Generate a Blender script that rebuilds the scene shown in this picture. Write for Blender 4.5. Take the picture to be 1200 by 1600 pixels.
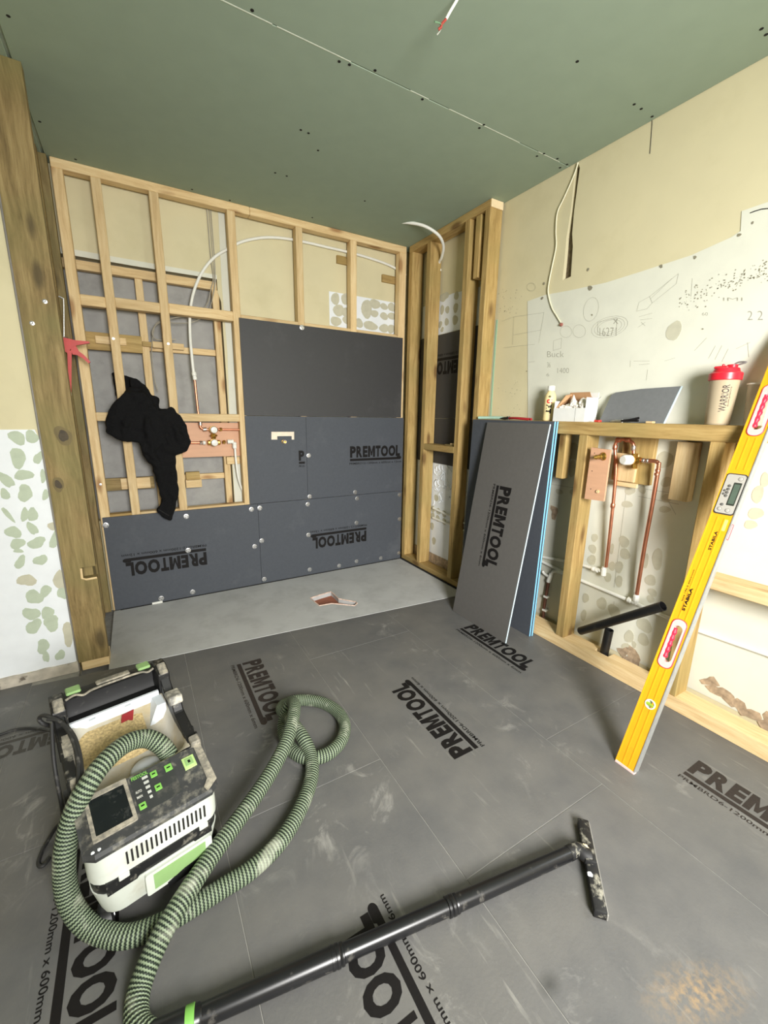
import bpy, bmesh, math, random
from mathutils import Vector, Matrix
from mathutils import noise as mnoise
random.seed(7)
SC = bpy.context.scene
COL = SC.collection
for o in list(bpy.data.objects):
    bpy.data.objects.remove(o)

# ------------------------------------------------------------------ camera
F_PX, PITCH, YAW, ROLL = 652.58, -0.2278, 0.5334, 0.0157
CAM = Vector((-1.89, -2.9075, 1.2169))
_fw = Vector((math.sin(YAW) * math.cos(PITCH), math.cos(YAW) * math.cos(PITCH), math.sin(PITCH)))
_rt = Vector((math.cos(YAW), -math.sin(YAW), 0))
_up = _rt.cross(_fw)
_R = math.cos(ROLL) * _rt + math.sin(ROLL) * _up
_U = -math.sin(ROLL) * _rt + math.cos(ROLL) * _up
cd = bpy.data.cameras.new('camera')
cam = bpy.data.objects.new('camera', cd)
COL.objects.link(cam)
cam.matrix_world = Matrix(((_R.x, _U.x, -_fw.x, CAM.x), (_R.y, _U.y, -_fw.y, CAM.y), (_R.z, _U.z, -_fw.z, CAM.z), (0, 0, 0, 1)))
cd.sensor_fit = 'VERTICAL'
cd.sensor_height = 36.0
cd.lens = F_PX / 1600 * 36.0
cd.clip_start = 0.02
SC.camera = cam

# ------------------------------------------------------------------ world, daylight through the room's two windows, exposure
w = bpy.data.worlds.new('World')
SC.world = w
w.use_nodes = True
w.node_tree.nodes['Background'].inputs[0].default_value = (0.78, 0.88, 1.0, 1)
w.node_tree.nodes['Background'].inputs[1].default_value = 0.6

def area(name, loc, target, sx, sy, power, color):
    l = bpy.data.lights.new(name, 'AREA')
    l.shape = 'RECTANGLE'
    l.size, l.size_y = sx, sy
    l.energy = power
    l.color = color
    o = bpy.data.objects.new(name, l)
    COL.objects.link(o)
    o.location = loc
    o.rotation_euler = (Vector(target) - Vector(loc)).to_track_quat('-Z', 'Y').to_euler()
    return o
key = area('daylight_rear_window', (-1.55, -4.16, 1.50), (-0.25, -0.9, 0.45), 0.7, 0.95, 86, (1.0, 0.985, 0.955))
key.data.spread = math.radians(118)
area('daylight_side_window', (0.36, -3.45, 1.55), (-2.0, -3.2, 0.9), 0.8, 1.15, 30, (0.93, 0.97, 1.0))
SC.view_settings.view_transform = 'Standard'
SC.view_settings.look = 'None'
SC.view_settings.gamma = 1.0
SC.view_settings.use_curve_mapping = False
SC.view_settings.exposure = 0.0

# ------------------------------------------------------------------ helpers
def P(px, py, axis, val):
    """point of the place seen at photo pixel (px, py) on the plane axis = val"""
    v = _fw + (px - 600) / F_PX * _R - (py - 800) / F_PX * _U
    i = 'xyz'.index(axis)
    return CAM + v * ((val - CAM[i]) / v[i])

WORLD = {}
def worigin(o):
    return WORLD[o] if o in WORLD else Vector((0, 0, 0))
def tag(o, label=None, cat=None, group=None, kind=None):
    if label: o['label'] = label
    if cat: o['category'] = cat
    if group: o['group'] = group
    if kind: o['kind'] = kind
    return o
def thing(name, loc, label, cat, group=None):
    o = bpy.data.objects.new(name, None)
    COL.objects.link(o)
    o.empty_display_size = 0.05
    o.location = loc
    WORLD[o] = Vector(loc)
    return tag(o, label, cat, group)
def obj(name, bm, mats, parent=None, smooth=None, label=None, keep=False, kind=None, recalc=True):
    if recalc:
        bmesh.ops.recalc_face_normals(bm, faces=bm.faces[:])
    if not isinstance(mats, (list, tuple)):
        mats = [mats]
    if keep or not bm.verts:
        org = Vector((0, 0, 0))
    else:
        lo = Vector([min(v.co[i] for v in bm.verts) for i in range(3)])
        hi = Vector([max(v.co[i] for v in bm.verts) for i in range(3)])
        org = Vector(((lo.x + hi.x) / 2, (lo.y + hi.y) / 2, lo.z))
    for v in bm.verts:
        v.co -= org
    me = bpy.data.meshes.new(name)
    bm.to_mesh(me)
    bm.free()
    for m in mats:
        me.materials.append(m)
    if smooth is not None:
        me.polygons.foreach_set('use_smooth', [True] * len(me.polygons))
        me.set_sharp_from_angle(angle=math.radians(smooth))
    o = bpy.data.objects.new(name, me)
    COL.objects.link(o)
    WORLD[o] = org
    if parent is not None:
        o.parent = parent
        o.location = org - worigin(parent)
    else:
        o.location = org
    if label: o['label'] = label
    if kind: o['kind'] = kind
    return o
def struct(name, bm, mats, **k):
    o = obj(name, bm, mats, keep=True, **k)
    o['kind'] = 'structure'
    return o
def BM():
    return bmesh.new()
def add_box(bm, lo, hi, mat=0, bev=0.0, xf=None, seg=1):
    r = bmesh.ops.create_cube(bm, size=1.0)
    vs = r['verts']
    for v in vs:
        v.co = Vector([lo[i] + (v.co[i] + 0.5) * (hi[i] - lo[i]) for i in range(3)])
    fs = set(f for v in vs for f in v.link_faces)
    for f in fs: f.material_index = mat
    if bev:
        es = list(set(e for v in vs for e in v.link_edges))
        rr = bmesh.ops.bevel(bm, geom=es, offset=bev, segments=seg, affect='EDGES', profile=0.5)
        vs = list(set(v for f in rr['faces'] for v in f.verts) | set(v for v in vs if v.is_valid))
        for f in set(f for v in vs for f in v.link_faces): f.material_index = mat
    if xf is not None:
        for v in vs: v.co = xf(v.co)
    return vs
def box(name, lo, hi, m, parent=None, bev=0.002, xf=None, **k):
    bm = BM()
    lo2 = [min(a, b) for a, b in zip(lo, hi)]
    hi2 = [max(a, b) for a, b in zip(lo, hi)]
    add_box(bm, lo2, hi2, 0, bev, xf)
    return obj(name, bm, m, parent, **k)
def catmull(pts, n=8):
    pts = [Vector(p) for p in pts]
    out = []
    for i in range(len(pts) - 1):
        p0 = pts[max(i - 1, 0)]; p1 = pts[i]; p2 = pts[i + 1]; p3 = pts[min(i + 2, len(pts) - 1)]
        for j in range(n):
            t = j / n
            out.append(0.5 * ((2 * p1) + (p2 - p0) * t + (2 * p0 - 5 * p1 + 4 * p2 - p3) * t * t + (3 * p1 - p0 - 3 * p2 + p3) * t ** 3))
    out.append(pts[-1])
    return out
def add_tube(bm, pts, r, seg=10, mat=0, caps=True, radii=None):
    pts = [Vector(p) for p in pts]
    uvl = bm.loops.layers.uv.verify()
    n = len(pts)
    tang = []
    for i in range(n):
        a = pts[max(i - 1, 0)]; b = pts[min(i + 1, n - 1)]
        tang.append((b - a).normalized())
    up = Vector((0, 0, 1))
    if abs(tang[0].dot(up)) > 0.9: up = Vector((0, 1, 0))
    nrm = (up - tang[0] * up.dot(tang[0])).normalized()
    rings = []; L = 0; Ls = []
    for i in range(n):
        if i:
            L += (pts[i] - pts[i - 1]).length
            nrm = (nrm - tang[i] * nrm.dot(tang[i])).normalized()
        bi = tang[i].cross(nrm)
        rr = radii[i] if radii else r
        rings.append([bm.verts.new(pts[i] + (nrm * math.cos(2 * math.pi * k / seg) + bi * math.sin(2 * math.pi * k / seg)) * rr) for k in range(seg)])
        Ls.append(L)
    for i in range(n - 1):
        for k in range(seg):
            f = bm.faces.new((rings[i][k], rings[i][(k + 1) % seg], rings[i + 1][(k + 1) % seg], rings[i + 1][k]))
            f.material_index = mat
            for lp, (u, v) in zip(f.loops, ((k / seg, Ls[i]), ((k + 1) / seg, Ls[i]), ((k + 1) / seg, Ls[i + 1]), (k / seg, Ls[i + 1]))):
                lp[uvl].uv = (u, v)
    if caps:
        f = bm.faces.new(rings[0][::-1]); f.material_index = mat
        f = bm.faces.new(rings[-1]); f.material_index = mat
    return rings
def add_pipe(bm, a, b, ro, ri, seg=16, mat=0, mat_in=None):
    """open hollow pipe"""
    a, b = Vector(a), Vector(b)
    t = (b - a).normalized()
    u = t.orthogonal().normalized(); v = t.cross(u)
    R = lambda c, r: [bm.verts.new(c + (u * math.cos(2 * math.pi * k / seg) + v * math.sin(2 * math.pi * k / seg)) * r) for k in range(seg)]
    r1, r2, r3, r4 = R(a, ro), R(b, ro), R(b, ri), R(a, ri)
    for A, B_, m in ((r1, r2, mat), (r2, r3, mat), (r3, r4, mat if mat_in is None else mat_in), (r4, r1, mat)):
        for k in range(seg):
            f = bm.faces.new((A[k], A[(k + 1) % seg], B_[(k + 1) % seg], B_[k])); f.material_index = m
def add_lathe(bm, prof, org, axis=(0, 0, 1), seg=20, mat=0):
    org = Vector(org); t = Vector(axis).normalized()
    u = t.orthogonal().normalized(); v = t.cross(u)
    rings = []
    for r, h in prof:
        if r < 1e-6:
            rings.append([bm.verts.new(org + t * h)])
        else:
            rings.append([bm.verts.new(org + t * h + (u * math.cos(2 * math.pi * k / seg) + v * math.sin(2 * math.pi * k / seg)) * r) for k in range(seg)])
    for A, B_ in zip(rings[:-1], rings[1:]):
        for k in range(seg):
            a = [A[k % len(A)], A[(k + 1) % len(A)], B_[(k + 1) % len(B_)], B_[k % len(B_)]]
            q = []
            for x in a:
                if x not in q: q.append(x)
            if len(q) >= 3:
                f = bm.faces.new(q); f.material_index = mat
    for rg in (rings[0], rings[-1]):
        if len(rg) > 2:
            f = bm.faces.new(rg); f.material_index = mat
def add_prism(bm, poly, fn, t0, t1, mat=0):
    """poly: 2d outline, fn(u, v, w) -> point, extruded w = t0..t1"""
    a = [bm.verts.new(fn(u, v, t0)) for u, v in poly]
    b = [bm.verts.new(fn(u, v, t1)) for u, v in poly]
    n = len(poly)
    f = bm.faces.new(a[::-1]); f.material_index = mat
    f = bm.faces.new(b); f.material_index = mat
    for i in range(n):
        f = bm.faces.new((a[i], a[(i + 1) % n], b[(i + 1) % n], b[i])); f.material_index = mat
def add_plate(bm, outer, holes, fn, t0, t1, mat=0, mat_side=None):
    """plate with holes"""
    loops = [outer] + list(holes)
    ms = mat if mat_side is None else mat_side
    tops = []
    for w_ in (t0, t1):
        es = []; vl = []
        for lp in loops:
            vs = [bm.verts.new(fn(u, v, w_)) for u, v in lp]
            vl.append(vs)
            for i in range(len(vs)):
                es.append(bm.edges.new((vs[i], vs[(i + 1) % len(vs)])))
        r = bmesh.ops.triangle_fill(bm, edges=es, use_beauty=True, use_dissolve=False)
        for g in r['geom']:
            if isinstance(g, bmesh.types.BMFace): g.material_index = mat
        tops.append(vl)
    for A, B_ in zip(*tops):
        n = len(A)
        for i in range(n):
            f = bm.faces.new((A[i], A[(i + 1) % n], B_[(i + 1) % n], B_[i])); f.material_index = ms
def rrect(x0, y0, x1, y1, r, n=5):
    out = []
    for cx, cy, a0 in ((x1 - r, y1 - r, 0), (x0 + r, y1 - r, 90), (x0 + r, y0 + r, 180), (x1 - r, y0 + r, 270)):
        for i in range(n + 1):
            a = math.radians(a0 + 90 * i / n)
            out.append((cx + r * math.cos(a), cy + r * math.sin(a)))
    return out
def blob(cx, cy, rx, ry, rot=0, seed=0, n=14, wob=0.16, pinch=0.0):
    rnd = random.Random(seed)
    ph = [rnd.uniform(0, 6.28) for _ in range(4)]
    out = []
    for i in range(n):
        a = 2 * math.pi * i / n
        k = 1 + wob * (math.sin(2 * a + ph[0]) * 0.5 + math.sin(3 * a + ph[1]) * 0.35 + math.sin(5 * a + ph[2]) * 0.15)
        if pinch:
            k *= 1 - pinch * max(0, math.cos(a)) ** 6 * -1
        x = rx * k * math.cos(a); y = ry * k * math.sin(a)
        out.append((cx + x * math.cos(rot) - y * math.sin(rot), cy + x * math.sin(rot) + y * math.cos(rot)))
    return out
_tc = {}
def text2d(s, bold=0.0, shear=0.0):
    """list of (verts, faces) of a text string, cap height about 0.7"""
    key = (s, bold, shear)
    if key in _tc: return _tc[key]
    cu = bpy.data.curves.new('t', 'FONT')
    cu.body = s
    cu.offset = bold
    cu.shear = shear
    cu.resolution_u = 3
    cu.fill_mode = 'FRONT'
    o = bpy.data.objects.new('t', cu)
    me = o.to_mesh()
    vs = [(v.co.x, v.co.y) for v in me.vertices]
    fs = [tuple(p.vertices) for p in me.polygons]
    o.to_mesh_clear()
    bpy.data.objects.remove(o)
    bpy.data.curves.remove(cu)
    _tc[key] = (vs, fs)
    return _tc[key]
def add_text(bm, s, fn, width, height, bold=0.0, mat=0, s0=0.0, t0=0.0, clip=None, fit=True):
    """lay text into the box s0..s0+width, t0..t0+height through fn(s, t)"""
    vs, fs = text2d(s, bold)
    if not vs: return
    x0 = min(v[0] for v in vs); x1 = max(v[0] for v in vs)
    y0 = min(v[1] for v in vs); y1 = max(v[1] for v in vs)
    nv = [bm.verts.new(fn(s0 + (x - x0) / (x1 - x0) * width, t0 + (y - y0) / (y1 - y0) * height)) for x, y in vs]
    for f in fs:
        try:
            ff = bm.faces.new([nv[i] for i in f]); ff.material_index = mat
        except ValueError:
            pass

# ------------------------------------------------------------------ materials
def nodes(name):
    m = bpy.data.materials.new(name)
    m.use_nodes = True
    nt = m.node_tree
    return m, nt, nt.nodes, nt.links, nt.nodes['Principled BSDF']
def hexc(r, g, b):
    f = lambda c: ((c / 255 + 0.055) / 1.055) ** 2.4 if c / 255 > 0.04045 else c / 255 / 12.92
    return (f(r), f(g), f(b), 1)
BOARD_TEX = None
def plain(name, col, rough=0.5, metal=0.0, var=0.08, scale=30, bump=0.0, spec=0.5, detail=4, dirt=None, dscale=8, dlow=0.5, dhigh=0.7, coord='Object', stretch=None):
    m, nt, N, L, B = nodes(name)
    B.inputs['Roughness'].default_value = rough
    B.inputs['Metallic'].default_value = metal
    B.inputs['Specular IOR Level'].default_value = spec
    tc = N.new('ShaderNodeTexCoord')
    co = tc.outputs[coord]
    if stretch:
        mp = N.new('ShaderNodeMapping'); mp.inputs['Scale'].default_value = stretch
        L.new(co, mp.inputs[0]); co = mp.outputs[0]
    nz = N.new('ShaderNodeTexNoise')
    nz.inputs['Scale'].default_value = scale; nz.inputs['Detail'].default_value = detail
    L.new(co, nz.inputs['Vector'])
    rp = N.new('ShaderNodeMapRange')
    rp.inputs['To Min'].default_value = 1 - var; rp.inputs['To Max'].default_value = 1 + var
    rp.inputs['From Min'].default_value = 0.3; rp.inputs['From Max'].default_value = 0.7
    L.new(nz.outputs['Fac'], rp.inputs[0])
    mx = N.new('ShaderNodeVectorMath'); mx.operation = 'SCALE'
    mx.inputs[0].default_value = col[:3]
    L.new(rp.outputs[0], mx.inputs['Scale'])
    out = mx.outputs[0]
    if dirt:
        n2 = N.new('ShaderNodeTexNoise'); n2.inputs['Scale'].default_value = dscale; n2.inputs['Detail'].default_value = 8
        n2.inputs['Roughness'].default_value = 0.65
        L.new(tc.outputs[coord], n2.inputs['Vector'])
        r2 = N.new('ShaderNodeMapRange'); r2.inputs['From Min'].default_value = dlow; r2.inputs['From Max'].default_value = dhigh
        r2.inputs['To Max'].default_value = dirt[1]
        L.new(n2.outputs['Fac'], r2.inputs[0])
        m2 = N.new('ShaderNodeMixRGB'); m2.inputs[2].default_value = dirt[0]
        L.new(r2.outputs[0], m2.inputs[0]); L.new(out, m2.inputs[1]); out = m2.outputs[0]
    L.new(out, B.inputs['Base Color'])
    if bump:
        bp = N.new('ShaderNodeBump'); bp.inputs['Strength'].default_value = bump; bp.inputs['Distance'].default_value = 0.002
        L.new(nz.outputs['Fac'], bp.inputs['Height']); L.new(bp.outputs[0], B.inputs['Normal'])
    return m
def wood(name, axis, c_lo, c_mid, c_hi, knot, rough=0.65, green=None):
    m, nt, N, L, B = nodes(name)
    B.inputs['Roughness'].default_value = rough
    B.inputs['Specular IOR Level'].default_value = 0.25
    tc = N.new('ShaderNodeTexCoord'); oi = N.new('ShaderNodeObjectInfo')
    ad = N.new('ShaderNodeVectorMath'); ad.operation = 'ADD'
    sc = N.new('ShaderNodeVectorMath'); sc.operation = 'SCALE'
    cb = N.new('ShaderNodeCombineXYZ')
    for i in range(3): L.new(oi.outputs['Random'], cb.inputs[i])
    sc.inputs['Scale'].default_value = 13.7
    L.new(cb.outputs[0], sc.inputs[0])
    L.new(tc.outputs['Object'], ad.inputs[0]); L.new(sc.outputs[0], ad.inputs[1])
    mp = N.new('ShaderNodeMapping')
    s = [22.0, 22.0, 22.0]; s['xyz'.index(axis)] = 1.3
    mp.inputs['Scale'].default_value = s
    # slow wander so that the grain bends
    wn = N.new('ShaderNodeTexNoise'); wn.inputs['Scale'].default_value = 3.0; wn.inputs['Detail'].default_value = 1
    L.new(ad.outputs[0], wn.inputs['Vector'])
    wv = N.new('ShaderNodeVectorMath'); wv.operation = 'MULTIPLY_ADD'
    wv.inputs[1].default_value = (0.05, 0.05, 0.05)
    L.new(wn.outputs['Color'], wv.inputs[0]); L.new(ad.outputs[0], wv.inputs[2])
    L.new(wv.outputs[0], mp.inputs[0])
    nz = N.new('ShaderNodeTexNoise'); nz.inputs['Scale'].default_value = 2.4; nz.inputs['Detail'].default_value = 8; nz.inputs['Roughness'].default_value = 0.72
    L.new(mp.outputs[0], nz.inputs['Vector'])
    cr = N.new('ShaderNodeValToRGB')
    cr.color_ramp.elements[0].position = 0.30; cr.color_ramp.elements[0].color = c_lo
    cr.color_ramp.elements[1].position = 0.72; cr.color_ramp.elements[1].color = c_hi
    e = cr.color_ramp.elements.new(0.5); e.color = c_mid
    L.new(nz.outputs['Fac'], cr.inputs[0])
    out = cr.outputs[0]
    if green:
        gn = N.new('ShaderNodeTexNoise'); gn.inputs['Scale'].default_value = 4.0; gn.inputs['Detail'].default_value = 2
        L.new(ad.outputs[0], gn.inputs['Vector'])
        gr = N.new('ShaderNodeMapRange'); gr.inputs['From Min'].default_value = 0.45; gr.inputs['From Max'].default_value = 0.7; gr.inputs['To Max'].default_value = 0.55
        L.new(gn.outputs['Fac'], gr.inputs[0])
        gm = N.new('ShaderNodeMixRGB'); gm.inputs[2].default_value = green
        L.new(gr.outputs[0], gm.inputs[0]); L.new(out, gm.inputs[1]); out = gm.outputs[0]
    # knots
    mk = N.new('ShaderNodeMapping'); sk = [9.0, 9.0, 9.0]; sk['xyz'.index(axis)] = 3.2
    mk.inputs['Scale'].default_value = sk
    L.new(wv.outputs[0], mk.inputs[0])
    vo = N.new('ShaderNodeTexVoronoi'); vo.inputs['Scale'].default_value = 1.0
    L.new(mk.outputs[0], vo.inputs['Vector'])
    kr = N.new('ShaderNodeMapRange'); kr.inputs['From Min'].default_value = 0.10; kr.inputs['From Max'].default_value = 0.22
    kr.inputs['To Min'].default_value = 0.75; kr.inputs['To Max'].default_value = 0.0
    L.new(vo.outputs['Distance'], kr.inputs[0])
    km = N.new('ShaderNodeMixRGB'); km.inputs[2].default_value = knot
    L.new(kr.outputs[0], km.inputs[0]); L.new(out, km.inputs[1]); out = km.outputs[0]
    # one piece is a touch darker than the next
    tr = N.new('ShaderNodeMapRange'); tr.inputs['To Min'].default_value = 0.86; tr.inputs['To Max'].default_value = 1.1
    L.new(oi.outputs['Random'], tr.inputs[0])
    tm = N.new('ShaderNodeVectorMath'); tm.operation = 'SCALE'
    L.new(out, tm.inputs[0]); L.new(tr.outputs[0], tm.inputs['Scale'])
    L.new(tm.outputs[0], B.inputs['Base Color'])
    bp = N.new('ShaderNodeBump'); bp.inputs['Strength'].default_value = 0.25; bp.inputs['Distance'].default_value = 0.001
    L.new(nz.outputs['Fac'], bp.inputs['Height']); L.new(bp.outputs[0], B.inputs['Normal'])
    return m
PINE = {a: wood('pine_' + a, a, hexc(198, 166, 118), hexc(220, 192, 144), hexc(234, 212, 168), hexc(150, 104, 62)) for a in 'xyz'}
TREAT = {a: wood('treated_' + a, a, hexc(140, 112, 66), hexc(176, 147, 93), hexc(200, 172, 116), hexc(96, 66, 38), green=hexc(154, 138, 86)) for a in 'xyz'}
OLD = {a: wood('old_post_' + a, a, hexc(98, 82, 52), hexc(138, 118, 78), hexc(166, 146, 102), hexc(74, 64, 44), green=hexc(122, 118, 74)) for a in 'xyz'}
PLY = plain('plywood_face', hexc(206, 160, 128), 0.6, var=0.06, scale=6, stretch=(1, 1, 8))
BOARD = plain('backer_board', hexc(74, 78, 85), 0.62, var=0.05, scale=60, bump=0.15, dirt=(hexc(130, 134, 138), 0.28), dscale=3.0, dlow=0.55, dhigh=0.85, spec=0.35)
BOARD_A = plain('leaning_board_grey', hexc(94, 92, 90), 0.55, var=0.04, scale=50, bump=0.1, dirt=(hexc(126, 124, 120), 0.2), dscale=2.5, dlow=0.55, dhigh=0.85, spec=0.4)
BOARD_B = plain('backer_board_plain', hexc(60, 60, 61), 0.55, var=0.04, scale=50, bump=0.1, dirt=(hexc(120, 120, 120), 0.25), dscale=2.5, dlow=0.55, dhigh=0.85, spec=0.4)
BLUE = plain('blue_foam', hexc(132, 200, 242), 0.7, var=0.04, scale=80)
PALE_EDGE = plain('pale_foam_edge', hexc(205, 225, 235), 0.7, var=0.04, scale=80)
INK = plain('black_print', hexc(24, 22, 22), 0.6, var=0.1, scale=120, spec=0.2)
INK_GHOST = plain('rubbed_print', hexc(74, 71, 67), 0.6, var=0.12, scale=60, spec=0.2)
INK_FADE = plain('faded_print', hexc(52, 46, 43), 0.6, var=0.15, scale=120, spec=0.2)
CEIL = plain('green_plasterboard', hexc(154, 170, 152), 0.85, var=0.025, scale=12, spec=0.2)
CEIL_EDGE = plain('plasterboard_joint', hexc(190, 200, 180), 0.9, var=0.1, scale=40)
DARK = plain('dark_hole', hexc(22, 20, 18), 0.9, var=0.1)
PLASTER = plain('cream_plaster', hexc(214, 205, 170), 0.85, var=0.03, scale=5, bump=0.2, spec=0.2, dirt=(hexc(184, 174, 132), 0.35), dscale=3.5, dlow=0.5, dhigh=0.8)
PALE = plain('pale_skim', hexc(218, 218, 204), 0.85, var=0.03, scale=8, spec=0.2, dirt=(hexc(200, 200, 188), 0.4), dscale=5, dlow=0.5, dhigh=0.8)
WHITEW = plain('white_tile_adhesive', hexc(232, 236, 240), 0.85, var=0.03, scale=16, bump=0.3, spec=0.2)
PATCH_G = plain('green_wall_patch', hexc(184, 195, 174), 0.9, var=0.08, scale=25)
PATCH_T = plain('grey_wall_patch', hexc(194, 191, 170), 0.9, var=0.08, scale=25)
PENCIL = plain('pencil', hexc(160, 158, 144), 0.9, var=0.2, scale=90)
RUBBLE = plain('bare_brick_and_plaster', hexc(168, 148, 124), 0.95, var=0.35, scale=45, bump=0.8)
CEMENT = plain('cement_board', hexc(160, 159, 156), 0.9, var=0.08, scale=14, bump=0.2, dirt=(hexc(112, 112, 110), 0.5), dscale=6, dlow=0.5, dhigh=0.75)
TRAY = plain('grey_tray', hexc(186, 187, 186), 0.75, var=0.05, scale=4, bump=0.15, dirt=(hexc(158, 158, 157), 0.6), dscale=6, dlow=0.46, dhigh=0.70)
ZINC = plain('zinc', hexc(205, 205, 205), 0.35, 0.9, var=0.1, scale=90)
COPPER = plain('copper', hexc(218, 146, 116), 0.36, 0.95, var=0.15, scale=20)
BRASS = plain('brass', hexc(204, 164, 84), 0.3, 0.95, var=0.12, scale=30)
TIN = plain('solder', hexc(200, 190, 180), 0.35, 0.9, var=0.15, scale=60)
WPLAST = plain('white_plastic', hexc(236, 236, 228), 0.45, var=0.02)
FROST = plain('frosted_cap', hexc(224, 222, 214), 0.35, var=0.02)
BLACKP = plain('black_plastic_pipe', hexc(22, 22, 23), 0.4, var=0.1, scale=30, dirt=(hexc(96, 90, 80), 0.5), dscale=16, dlow=0.58, dhigh=0.8)
# ================================================================== room shell
YZ = lambda y, z, x: Vector((x, y, z))
XZ = lambda x, z, y: Vector((x, y, z))
XY = lambda x, y, z: Vector((x, y, z))
floor = BM()
add_box(floor, (-3.6, -4.3, -0.15), (0.35, 0.25, -0.030))
_sk = lambda x: -0.698 - (x + 2.107) / 2.0 * 0.146
add_prism(floor, [(-3.6, -4.3), (0.35, -4.3), (0.35, -0.86), (0.0, _sk(0)), (-2.235, _sk(-2.235)), (-2.235, -0.63), (-3.6, -0.63)], lambda x, y, z: Vector((x, y, z)), -0.0301, -0.0016)
floor = struct('floor', floor, plain('dusty_screed', hexc(150, 148, 142), 0.9, var=0.15, scale=30))
# ---- insulation boards laid over the floor
SKEW = lambda x: -0.698 - (x + 2.107) / 2.0 * 0.146      # front edge of the tray
FB = bpy.data.materials['backer_board'].copy(); FB.name = 'floor_board'
def make_floor_mat():
    m, nt, N, L, B = nodes('dusty_floor_board')
    B.inputs['Roughness'].default_value = 0.55
    B.inputs['Specular IOR Level'].default_value = 0.4
    ge = N.new('ShaderNodeNewGeometry')
    def noise(scale, detail, lo, hi, rough=0.6, stretch=None, dist=0.0):
        co = ge.outputs['Position']
        if stretch:
            mp = N.new('ShaderNodeMapping'); mp.inputs['Scale'].default_value = stretch[0]; mp.inputs['Rotation'].default_value = (0, 0, stretch[1])
            L.new(co, mp.inputs[0]); co = mp.outputs[0]
        n = N.new('ShaderNodeTexNoise'); n.inputs['Scale'].default_value = scale; n.inputs['Detail'].default_value = detail
        n.inputs['Roughness'].default_value = rough; n.inputs['Distortion'].default_value = dist
        L.new(co, n.inputs['Vector'])
        r = N.new('ShaderNodeMapRange'); r.inputs['From Min'].default_value = lo; r.inputs['From Max'].default_value = hi
        L.new(n.outputs['Fac'], r.inputs[0])
        return r.outputs[0]
    def mul(a, k):
        n = N.new('ShaderNodeMath'); n.operation = 'MULTIPLY'; L.new(a, n.inputs[0])
        if isinstance(k, float): n.inputs[1].default_value = k
        else: L.new(k, n.inputs[1])
        return n.outputs[0]
    def mix(fac, a, col):
        n = N.new('ShaderNodeMixRGB'); L.new(fac, n.inputs[0]); n.inputs[2].default_value = col
        if isinstance(a, tuple): n.inputs[1].default_value = a
        else: L.new(a, n.inputs[1])
        return n.outputs[0]
    def spot(c, rx, ry, rot, soft=0.5):
        s = N.new('ShaderNodeVectorMath'); s.operation = 'SUBTRACT'; s.inputs[1].default_value = c
        L.new(ge.outputs['Position'], s.inputs[0])
        r = N.new('ShaderNodeVectorRotate'); r.rotation_type = 'Z_AXIS'; r.inputs['Angle'].default_value = rot
        L.new(s.outputs[0], r.inputs['Vector'])
        d = N.new('ShaderNodeVectorMath'); d.operation = 'MULTIPLY'; d.inputs[1].default_value = (1 / rx, 1 / ry, 0)
        L.new(r.outputs[0], d.inputs[0])
        l = N.new('ShaderNodeVectorMath'); l.operation = 'LENGTH'; L.new(d.outputs[0], l.inputs[0])
        q = N.new('ShaderNodeMapRange'); q.inputs['From Min'].default_value = 1.0; q.inputs['From Max'].default_value = 1 - soft
        L.new(l.outputs['Value'], q.inputs[0])
        return q.outputs[0]
    c = mix(noise(7, 6, 0.35, 0.75), hexc(94, 94, 94), hexc(108, 107, 105))
    c = mix(mul(noise(2.2, 3, 0.42, 0.68), 0.38), c, hexc(120, 117, 110))                  # trodden-in dust
    sm = mul(noise(9, 8, 0.56, 0.78, 0.7, dist=0.8), noise(1.7, 2, 0.46, 0.62))
    c = mix(mul(sm, 0.75), c, hexc(176, 174, 168))                                         # smears
    st = mul(noise(5, 6, 0.60, 0.74, 0.6, ((9, 0.9, 1), 0.55)), noise(2.3, 2, 0.5, 0.64))
    c = mix(mul(st, 0.55), c, hexc(170, 168, 160))                                         # scuff lines
    sp = mul(spot((-0.957, -2.70, 0), 0.15, 0.06, 0.35, 0.9), noise(70, 8, 0.42, 0.62))
    c = mix(mul(sp, 0.6), c, hexc(170, 140, 98))                                          # sawdust
    dk = spot((-1.225, -2.53, 0), 0.035, 0.025, 0.0, 0.9)
    c = mix(mul(dk, 0.6), c, hexc(52, 52, 50))
    L.new(c, B.inputs['Base Color'])
    n = N.new('ShaderNodeTexNoise'); n.inputs['Scale'].default_value = 130; n.inputs['Detail'].default_value = 3
    L.new(ge.outputs['Position'], n.inputs['Vector'])
    bp = N.new('ShaderNodeBump'); bp.inputs['Strength'].default_value = 0.35; bp.inputs['Distance'].default_value = 0.0015
    L.new(n.outputs['Fac'], bp.inputs['Height']); L.new(bp.outputs[0], B.inputs['Normal'])
    return m
FLOORB = make_floor_mat()
bpy.data.materials.remove(FB)
G = 0.0009
def floor_board(x0, x1, y0, y1, slant=False):
    """y0 nearer, y1 farther from the camera"""
    ya = SKEW(x0) if slant else y1
    yb = SKEW(x1) if slant else y1
    bm = BM()
    add_prism(bm, [(x0 + G, y0 + G), (x1 - G, y0 + G), (x1 - G, yb - G), (x0 + G, ya - G)], XY, -0.0015, 0.0)
    es = [e for e in bm.edges if all(abs(v.co.z) < 1e-6 for v in e.verts)]
    bmesh.ops.bevel(bm, geom=es, offset=0.0008, segments=1, affect='EDGES')
    return obj('insulation_board', bm, FLOORB, floor)
fb = {}
fb['C0'] = floor_board(-0.632, 0.0, -2.045, 0, True)
fb['C1'] = floor_board(-0.632, 0.0, -3.245, -2.045)
fb['B0'] = floor_board(-1.24, -0.632, -1.087, 0, True)
fb['B1'] = floor_board(-1.24, -0.632, -2.275, -1.087)
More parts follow.
